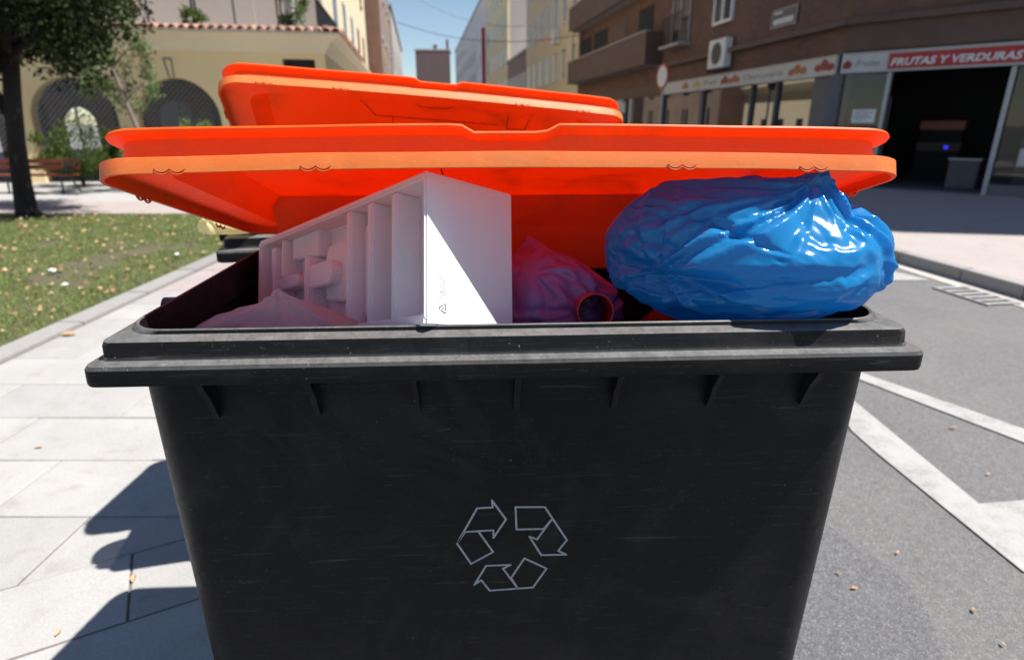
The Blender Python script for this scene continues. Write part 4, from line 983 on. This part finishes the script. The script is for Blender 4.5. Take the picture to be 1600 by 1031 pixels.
    # moulded panel lines on the underside
    def line(a, c):
        a = Vector(a); c = Vector(c); mb = MB(); d = (c - a).normalized(); nn = Vector((-d.y, d.x)) * .0011
        mb.add([(*(a + nn), 0), (*(c + nn), 0), (*(c - nn), 0), (*(a - nn), 0), (*(a + nn), -.0022), (*(c + nn), -.0022), (*(c - nn), -.0022), (*(a - nn), -.0022)], [(0, 1, 2, 3), (7, 6, 5, 4), (0, 4, 5, 1), (1, 5, 6, 2), (2, 6, 7, 3), (3, 7, 4, 0)])
        o = mb.build('moulded_line', DARKO, lo); o.location = (0, 0, .0772); return o
    for pts in ([(-.25, -.565), (-.19, -.46), (-.13, -.46), (-.13, -.30)], [(-.13, -.46), (.25, -.46)], [(.27, -.565), (.29, -.44), (.36, -.44), (.36, -.565)], [(-.25, -.565), (-.07, -.565), (-.04, -.535), (.05, -.535), (.08, -.565), (.27, -.565)]):
        for a, c in zip(pts[:-1], pts[1:]):
            line((a[0], a[1] + .01), (c[0], c[1] + .01))
    fl = MB(); fp = [(-.160, .070), (-.150, .072), (-.105, .00), (-.070, -.105), (-.076, -.107), (-.112, -.003)]
    fl.prism(fp, -.56, .56, lambda a, c_, z: (z, a, c_)); fl.build('rear_panel', ORANGE, lo, bevel=.002)
    lo.location = (-.006, .758, 1.318)
    return b, lo
DARKO = pm('deep_orange_groove', (0.30, 0.035, 0.006), (0.22, 0.025, 0.005), 30, 0.6)
def copy_tree(o, parent=None):
    c = o.copy(); COL.objects.link(c); c.parent = parent
    for ch in o.children: copy_tree(ch, c)
    return c
bin1, lid1 = make_bin()
bin2 = copy_tree(bin1)
lid2 = [c for c in bin2.children if c.name.startswith('lid')][0]
bin2['label'] = 'charcoal wheeled bin standing behind, its orange lid raised high and tilted'
BINLOC = Vector((0.0105, 0.88, 0)); BINYAW = R(3)
bin1.location = (BINLOC.x, BINLOC.y, 0); bin1.rotation_euler = (0, 0, BINYAW)
LTH = R(18.0)
lid1.rotation_euler = (-LTH, 0, 0)
bin2.location = (-.212, 1.885, 0); bin2.rotation_euler = (0, 0, R(14))
lid2.rotation_euler = (R(-31), R(4.2), 0)
for o in (bin1, bin2): o['group'] = 'wheeled bins'

# ------------------------------------------------------------------ moulded foam box
fb = thing('foam_box', 'white moulded polystyrene packaging block leaning out of the near bin', 'packaging')
fo = Vector((-.13706, .900, 1.29816)); fu = Vector((-.694586, .657565, -.291819)); fv = Vector((.719327, .640947, -.267874)); fw = Vector((-.010896, .395975, .918197))
fb.matrix_world = Matrix(((fu.x, fv.x, fw.x, fo.x), (fu.y, fv.y, fw.y, fo.y), (fu.z, fv.z, fw.z, fo.z), (0, 0, 0, 1)))
FU, FV, FW, RD = .69, .195, .252, .055
mb = MB(); e0, e1, e2 = .009, .013, .014
rect = lambda a, c, d, e, v: [(a, v, d), (c, v, d), (c, v, e), (a, v, e)]
rg = [rect(0, FU, 0, FW, FV), rect(0, FU, 0, FW, 0), rect(e0, FU - e1, .018, FW - .013, 0), rect(e0 + .002, FU - e1 - .002, .020, FW - .015, RD)]
mb.add([p for r in rg for p in r], [(i * 4 + j, i * 4 + (j + 1) % 4, i * 4 + 4 + (j + 1) % 4, i * 4 + 4 + j) for i in range(3) for j in range(4)] + [(0, 1, 2, 3), (12, 13, 14, 15)])
mb.build('tray', FOAM, fb, bevel=.0035)
def wallp(name, u0, u1, w0, w1, v0=0.0): return bx(name, FOAM, fb, u0, u1, v0, RD + .002, w0, w1, .0035)
wallp('rib', .089, .107, .0145, FW - .0145, .003); wallp('rib', .170, .187, .0145, FW - .0145, .003); wallp('rib', .246, .265, .0145, FW - .0145, .003)
def poly(name, pts, v0, v1=RD + .003): 
    o = MB().prism(pts, v0, v1, lambda a, c, d: (a, d, c)).build(name, FOAM, fb, bevel=.003); return o
poly('moulding', [(.2455, .206), (.227, .222), (.2205, .235), (.212, .235), (.194, .206), (.195, .052), (.21, .025), (.2245, .016), (.2455, .042)], .032)
poly('moulding', [(.267, .186), (.335, .201), (.390, .193), (.403, .16), (.396, .079), (.267, .067)], .03)
def rtab(u0, u1, w0, w1):
    r = (w1 - w0) / 2; cw = (w0 + w1) / 2
    return [(u1, w0), (u1, w1)] + [(u0 + r + r * math.cos(a), cw + r * math.sin(a)) for a in [math.pi / 2 + i * math.pi / 10 for i in range(11)]]
poly('tab', rtab(.329, .436, .108, .158), .010); poly('tab', rtab(.492, .604, .122, .150), .012)
poly('moulding', [(.423, .238), (.423, .180), (.556, .190), (.556, .2385), (.468, .2385)], .026)
wallp('rib', .604, .622, .0145, .225, .004); wallp('rib', .568, .580, .150, FW - .0145, .01); wallp('rib', .436, .452, .0165, .178, .006)
poly('moulding', [(.4525, .0165), (.556, .0165), (.556, .10), (.4525, .085)], .02)
# printed recycling mark and handling symbols on the end face (u = 0 side)
def stroke(mb, pts, w, e=-.0004):
    for (a0, b0), (a1, b1) in zip(pts[:-1], pts[1:]):
        d = Vector((a1 - a0, b1 - b0)); 
        if d.length < 1e-6: continue
        d.normalize(); n0, n1 = -d.y * w / 2, d.x * w / 2
        mb.add([(e, a0 + n0, b0 + n1), (e, a1 + n0, b1 + n1), (e, a1 - n0, b1 - n1), (e, a0 - n0, b0 - n1), (.0005, a0 + n0, b0 + n1), (.0005, a1 + n0, b1 + n1), (.0005, a1 - n0, b1 - n1), (.0005, a0 - n0, b0 - n1)],
               [(0, 1, 2, 3), (7, 6, 5, 4), (0, 4, 5, 1), (1, 5, 6, 2), (2, 6, 7, 3), (3, 7, 4, 0)])
VO = .004 + .055 * 0
def vv(p): return (p[0] + .0, p[1])
mb = MB()
T3 = [Vector((.0255, .029)), Vector((.0395, .0375)), Vector((.0395, .0205))]
for i in range(3):
    a, c = T3[i], T3[(i + 1) % 3]
    stroke(mb, [tuple(a.lerp(c, .10)), tuple(a.lerp(c, .70))], .0016); stroke(mb, [tuple(a.lerp(c, .78)), tuple(a.lerp(c, .92))], .0016)
    pz = T3[(i + 2) % 3]; stroke(mb, [tuple(a.lerp(c, .10)), tuple(a.lerp(pz, .08))], .0016)
mb.build('printed_triangle', INKB, fb)
mb = MB(); stroke(mb, [(.0325, .0275), (.036, .0275), (.036, .0305), (.0338, .0305), (.0338, .0275)], .0008); stroke(mb, [(.0425, .026), (.0425, .031)], .0012); mb.build('printed_code', INKG, fb)
for z0, z1 in ((.066, .082), (.046, .060)):
    mb = MB(); stroke(mb, [(.0255, z0), (.0395, z0), (.0395, z1), (.0255, z1), (.0255, z0)], .0006); stroke(mb, [(.029, z0 + .004), (.029, z1 - .004), (.034, z1 - .003)], .0009); stroke(mb, [(.0345, z0 + .003), (.0375, z0 + .005), (.0375, z0 + .009), (.0345, z0 + .0105), (.0325, z0 + .008), (.0345, z0 + .003)], .0008)
    stroke(mb, [(.0435, z0), (.0435, z1)], .0007); mb.build('printed_symbol', INKG, fb)

# ------------------------------------------------------------------ bags
BX = Vector((math.cos(BINYAW), math.sin(BINYAW), 0)); BY = Vector((-math.sin(BINYAW), math.cos(BINYAW), 0))
def sim_bag(name, label, mat, centre, rad, neck, seed, sub=5, bend=8.0, shrink=.12, press=.3, frames=30, planes=22, cut=(.78, 1.0), clampbin=True, lidclamp=True, gather=.45, slack=.03, floor=None, tuft=.04, bulge=1.5, grav=.25, stars=(), yaw=0.0, crease=0.0, subsurf=True):
    """a plastic bag slumping over lumpy contents: cloth is run here and the settled shape kept as a plain mesh"""
    c = np.array(centre); rad = np.array(rad); g = np.random.default_rng(seed)
    nrm = g.normal(size=(planes, 3)); nrm /= np.linalg.norm(nrm, axis=1)[:, None]; dd = g.uniform(cut[0], cut[1], planes)
    bm = bmesh.new(); bmesh.ops.create_icosphere(bm, subdivisions=4, radius=1)
    for v in bm.verts:
        q_ = np.array(v.co[:]); k = min(1.12, float((dd / np.clip(nrm @ q_, .05, None)).min())); v.co = c + q_ * rad * k
    cme = bpy.data.meshes.new('contents'); bm.to_mesh(cme); bm.free()
    colo = bpy.data.objects.new('contents', cme); COL.objects.link(colo); colo.modifiers.new('c', 'COLLISION'); colo.collision.thickness_outer = .004; colo.collision.cloth_friction = 8
    bm = bmesh.new(); bmesh.ops.create_icosphere(bm, subdivisions=sub, radius=1)
    rot = Vector((0, 0, 1)).rotation_difference(Vector(neck).normalized()); nk = np.array(Vector(neck).normalized())
    rest = []; pins = []
    for v in bm.verts:
        th_ = math.acos(max(-1, min(1, v.co.z))); d_ = np.array(rot @ v.co)
        full = c + d_ * (rad + slack); rest.append(full)
        if gather:
            t_ = min(1, th_ / 1.0); k = gather + (1 - gather) * t_ * t_ * (3 - 2 * t_)
            rel = full - c; ax = nk * (rel @ nk); p_ = c + ax + (rel - ax) * k + nk * tuft * (1 - t_) ** 2
        else: p_ = full
        if th_ < .14: pins.append(v.index)
        v.co = p_
    me = bpy.data.meshes.new('bag_start'); bm.to_mesh(me); bm.free()
    bag = bpy.data.objects.new('bag_start', me); COL.objects.link(bag)
    vg = bag.vertex_groups.new(name='pin'); vg.add(pins, 1.0, 'REPLACE')
    bag.shape_key_add(name='Basis'); rk = bag.shape_key_add(name='Rest')
    rk.data.foreach_set('co', np.array(rest, np.float32).ravel())
    md = bag.modifiers.new('cloth', 'CLOTH'); st_ = md.settings
    st_.rest_shape_key = rk
    st_.quality = 6; st_.mass = .15; st_.tension_stiffness = 40; st_.compression_stiffness = 40; st_.shear_stiffness = 20; st_.bending_stiffness = bend
    st_.tension_damping = 5; st_.compression_damping = 5; st_.shear_damping = 5; st_.bending_damping = .5; st_.air_damping = 3
    st_.shrink_min = -shrink; st_.vertex_group_mass = 'pin'; st_.use_pressure = True; st_.uniform_pressure_force = press
    st_.effector_weights.gravity = grav
    md.collision_settings.distance_min = .004; md.collision_settings.collision_quality = 3; md.collision_settings.use_self_collision = False
    md.point_cache.frame_start = 1; md.point_cache.frame_end = 80
    for f in range(1, frames): S.frame_set(f)
    out = bpy.data.meshes.new_from_object(bag.evaluated_get(bpy.context.evaluated_depsgraph_get()))
    bpy.data.objects.remove(bag); bpy.data.objects.remove(colo); S.frame_set(1)
    F_ = np.empty(len(out.vertices) * 3, np.float32); out.vertices.foreach_get('co', F_); F_ = F_.reshape(-1, 3).astype(float)
    # crisp star creases of stretched film round the knot and round snagged corners
    D_ = (np.array(rest) - c) / (rad + slack); D_ /= np.linalg.norm(D_, axis=1)[:, None]
    for foc, nfold, amp, reach in stars:
        f0 = np.array(Vector(foc).normalized()); tmp = np.array([0, 0, 1.0]) if abs(f0[2]) < .8 else np.array([1.0, 0, 0])
        e1 = np.cross(f0, tmp); e1 /= np.linalg.norm(e1); e2 = np.cross(f0, e1)
        psi = np.arctan2(D_ @ e2, D_ @ e1); dl = np.arccos(np.clip(D_ @ f0, -1, 1))
        wv = psi * nfold / (2 * np.pi) + .45 * np.sin(psi * 2 + seed) + .3 * np.sin(psi * 3 + 2 * seed) + .35 * dl * np.sin(psi * 4 + seed)
        k0 = np.floor(wv); hsh = np.sin(k0 * 12.9898 + seed) * 43758.5453; hsh = hsh - np.floor(hsh)
        tri = 1 - 2 * np.abs(wv - k0 - (.3 + .4 * hsh)) ; tri = np.abs(tri)
        rch = reach * (.5 + .9 * hsh)
        env = np.exp(-(dl / rch) ** 1.6) * (1 - np.exp(-(dl / .10) ** 2)) * (.45 + .9 * hsh)
        F_ = F_ + D_ * (amp * env * (tri - .5))[:, None]
    if crease:   # network of sharp creases between taut facets
        for nc, am, wd in ((40, crease, .07), (130, crease * .35, .035)):
            cen = g.normal(size=(nc, 3)); cen /= np.linalg.norm(cen, axis=1)[:, None]; wt = 1 + .25 * g.normal(size=nc)
            sq = D_ * np.array([1, 1, 1]); dist = np.arccos(np.clip(sq @ cen.T, -1, 1)) * np.abs(wt)
            dist.partition(1, axis=1); e_ = dist[:, 1] - dist[:, 0]
            F_ = F_ + D_ * (am * (np.exp(-e_ / wd) - .4) - am * .8 * np.clip(dist[:, 0], 0, .5))[:, None]
    if yaw:
        cy_, sy_ = math.cos(yaw), math.sin(yaw); q2 = F_ - c; F_ = np.stack([c[0] + q2[:, 0] * cy_ - q2[:, 1] * sy_, c[1] + q2[:, 0] * sy_ + q2[:, 1] * cy_, F_[:, 2]], 1)
    if clampbin:
        rel = F_ - np.array([BINLOC.x, BINLOC.y, 0]); lx = rel @ np.array(BX); ly = rel @ np.array(BY); z = F_[:, 2].copy()
        if lidclamp:
            cap = 1.318 + (.758 - ly) * math.tan(LTH) + .010 + .048 * np.clip((ly - .13) / .06, 0, 1)
            z = np.where((ly > .06) & (z > cap), cap + .12 * (z - cap) , z)
        # the bag sits inside the rim and may bulge out over it only above the lip
        hh = np.clip(z - 1.294, -1, .10)
        ymin = np.where(hh > 0, .066 - hh * bulge, .066); xmax = np.where(hh > 0, HW - .066 + hh * bulge, HW - .066)
        soft = np.where(z > 1.30, .30, .0)
        ly = np.where(ly < ymin, ymin - soft * (ymin - ly), ly); ex_ = np.abs(lx) - xmax
        lx = np.where(ex_ > 0, np.sign(lx) * (xmax + soft * ex_), lx); ly = np.minimum(ly, DP - .09)
        F_ = np.array([BINLOC.x, BINLOC.y, 0]) + lx[:, None] * np.array(BX) + ly[:, None] * np.array(BY); F_[:, 2] = z
    if floor is not None: F_[:, 2] = np.maximum(F_[:, 2], floor)
    c0 = F_.mean(0); out.vertices.foreach_set('co', (F_ - c0).astype(np.float32).ravel()); out.update()
    out.name = name; out.materials.clear(); out.materials.append(mat)
    out.polygons.foreach_set('use_smooth', np.ones(len(out.polygons), bool))
    o = link(name, out); o.location = c0
    if subsurf: ss = o.modifiers.new('smooth', 'SUBSURF'); ss.levels = 1; ss.render_levels = 1
    return tag(o, label, 'bag')
sim_bag('rubbish_bag', 'bulging glossy blue plastic rubbish bag spilling over the near bin rim', BLUE, (.414, 1.092, 1.366), (.218, .135, .128), (.55, -.10, .80), 9, sub=6, press=12, shrink=.05, bend=2, gather=.2, frames=30, planes=12, cut=(.68, 1.0), slack=.013, bulge=1.2, yaw=R(-24), crease=.003,
        stars=[((.50, -.30, .80), 15, .022, 1.15), ((.92, -.40, .10), 9, .010, .8), ((-.5, -.85, -.05), 9, .020, .95)])
sim_bag('rubbish_bag', 'small pink plastic bag between the foam block and the blue bag', PINK, (.085, 1.24, 1.250), (.125, .11, .085), (-.3, .3, .8), 12, slack=.012, shrink=.14, press=3, gather=.4, stars=[((.6, -.7, .2), 9, .022, .9), ((-.3, -.6, .8), 9, .015, .8)])
sim_bag('rubbish_bag', 'thin pale pink plastic bag tucked under the foam block', PALE, (-.44, 1.05, 1.222), (.14, .055, .06), (.2, -.3, .9), 23, slack=.014, shrink=.2, press=2, gather=.4, stars=[((.2, -.3, .9), 12, .02, 1.0)])
sim_bag('rubbish_bag', 'yellow and clear plastic bag hanging over the rim of the rear bin', YEL, (-.845, 1.83, 1.318), (.075, .07, .042), (.4, .2, .8), 31, sub=5, slack=.014, press=3, stars=[((-.4, -.7, .5), 9, .02, .9)], clampbin=False, floor=1.295)
BLKF = mat_film('black_bag_film', (.012, .012, .014), .05, (.02, .02, .02), .3)
sim_bag('rubbish_bag', 'black plastic rubbish bag at the bottom of the near bin, foam block side', BLKF, (-.28, 1.27, .72), (.27, .22, .42), (.1, 0, 1), 41, sub=4, frames=12, lidclamp=False)
sim_bag('rubbish_bag', 'black plastic rubbish bag at the bottom of the near bin, blue bag side', BLKF, (.32, 1.27, .74), (.25, .22, .44), (.1, 0, 1), 43, sub=4, frames=12, lidclamp=False)
sim_bag('rubbish_bag', 'black plastic rubbish bag heaped inside the rear bin', BLKF, (-.36, 2.32, .78), (.40, .2, .50), (.1, 0, 1), 45, sub=4, frames=12, clampbin=False)
cup = thing('red_can', 'round red container poking out of the pink bag, open end forward', 'can')
cd = Vector((-.03, -.95, .22)).normalized()
cup.rotation_euler = cd.to_track_quat('Z', 'Y').to_euler(); cup.location = Vector((.150, 1.025, 1.281)) - cd * .063
def lathe(pr, k=28):
    mb = MB(); n = len(pr); vs = [(r * math.cos(2 * math.pi * j / k), r * math.sin(2 * math.pi * j / k), z) for r, z in pr for j in range(k)]
    fs = [(i * k + j, i * k + (j + 1) % k, (i + 1) * k + (j + 1) % k, (i + 1) * k + j) for i in range(n - 1) for j in range(k)] + [tuple(range(k)), tuple(range((n - 1) * k, n * k))]
    return mb.add(vs, fs)
lathe([(.028, -.09), (.031, -.085), (.032, .055), (.0335, .057), (.0335, .062), (.0315, .063), (.030, .056), (.029, -.08)]).build('can_wall', REDCUP, cup, smooth=True)
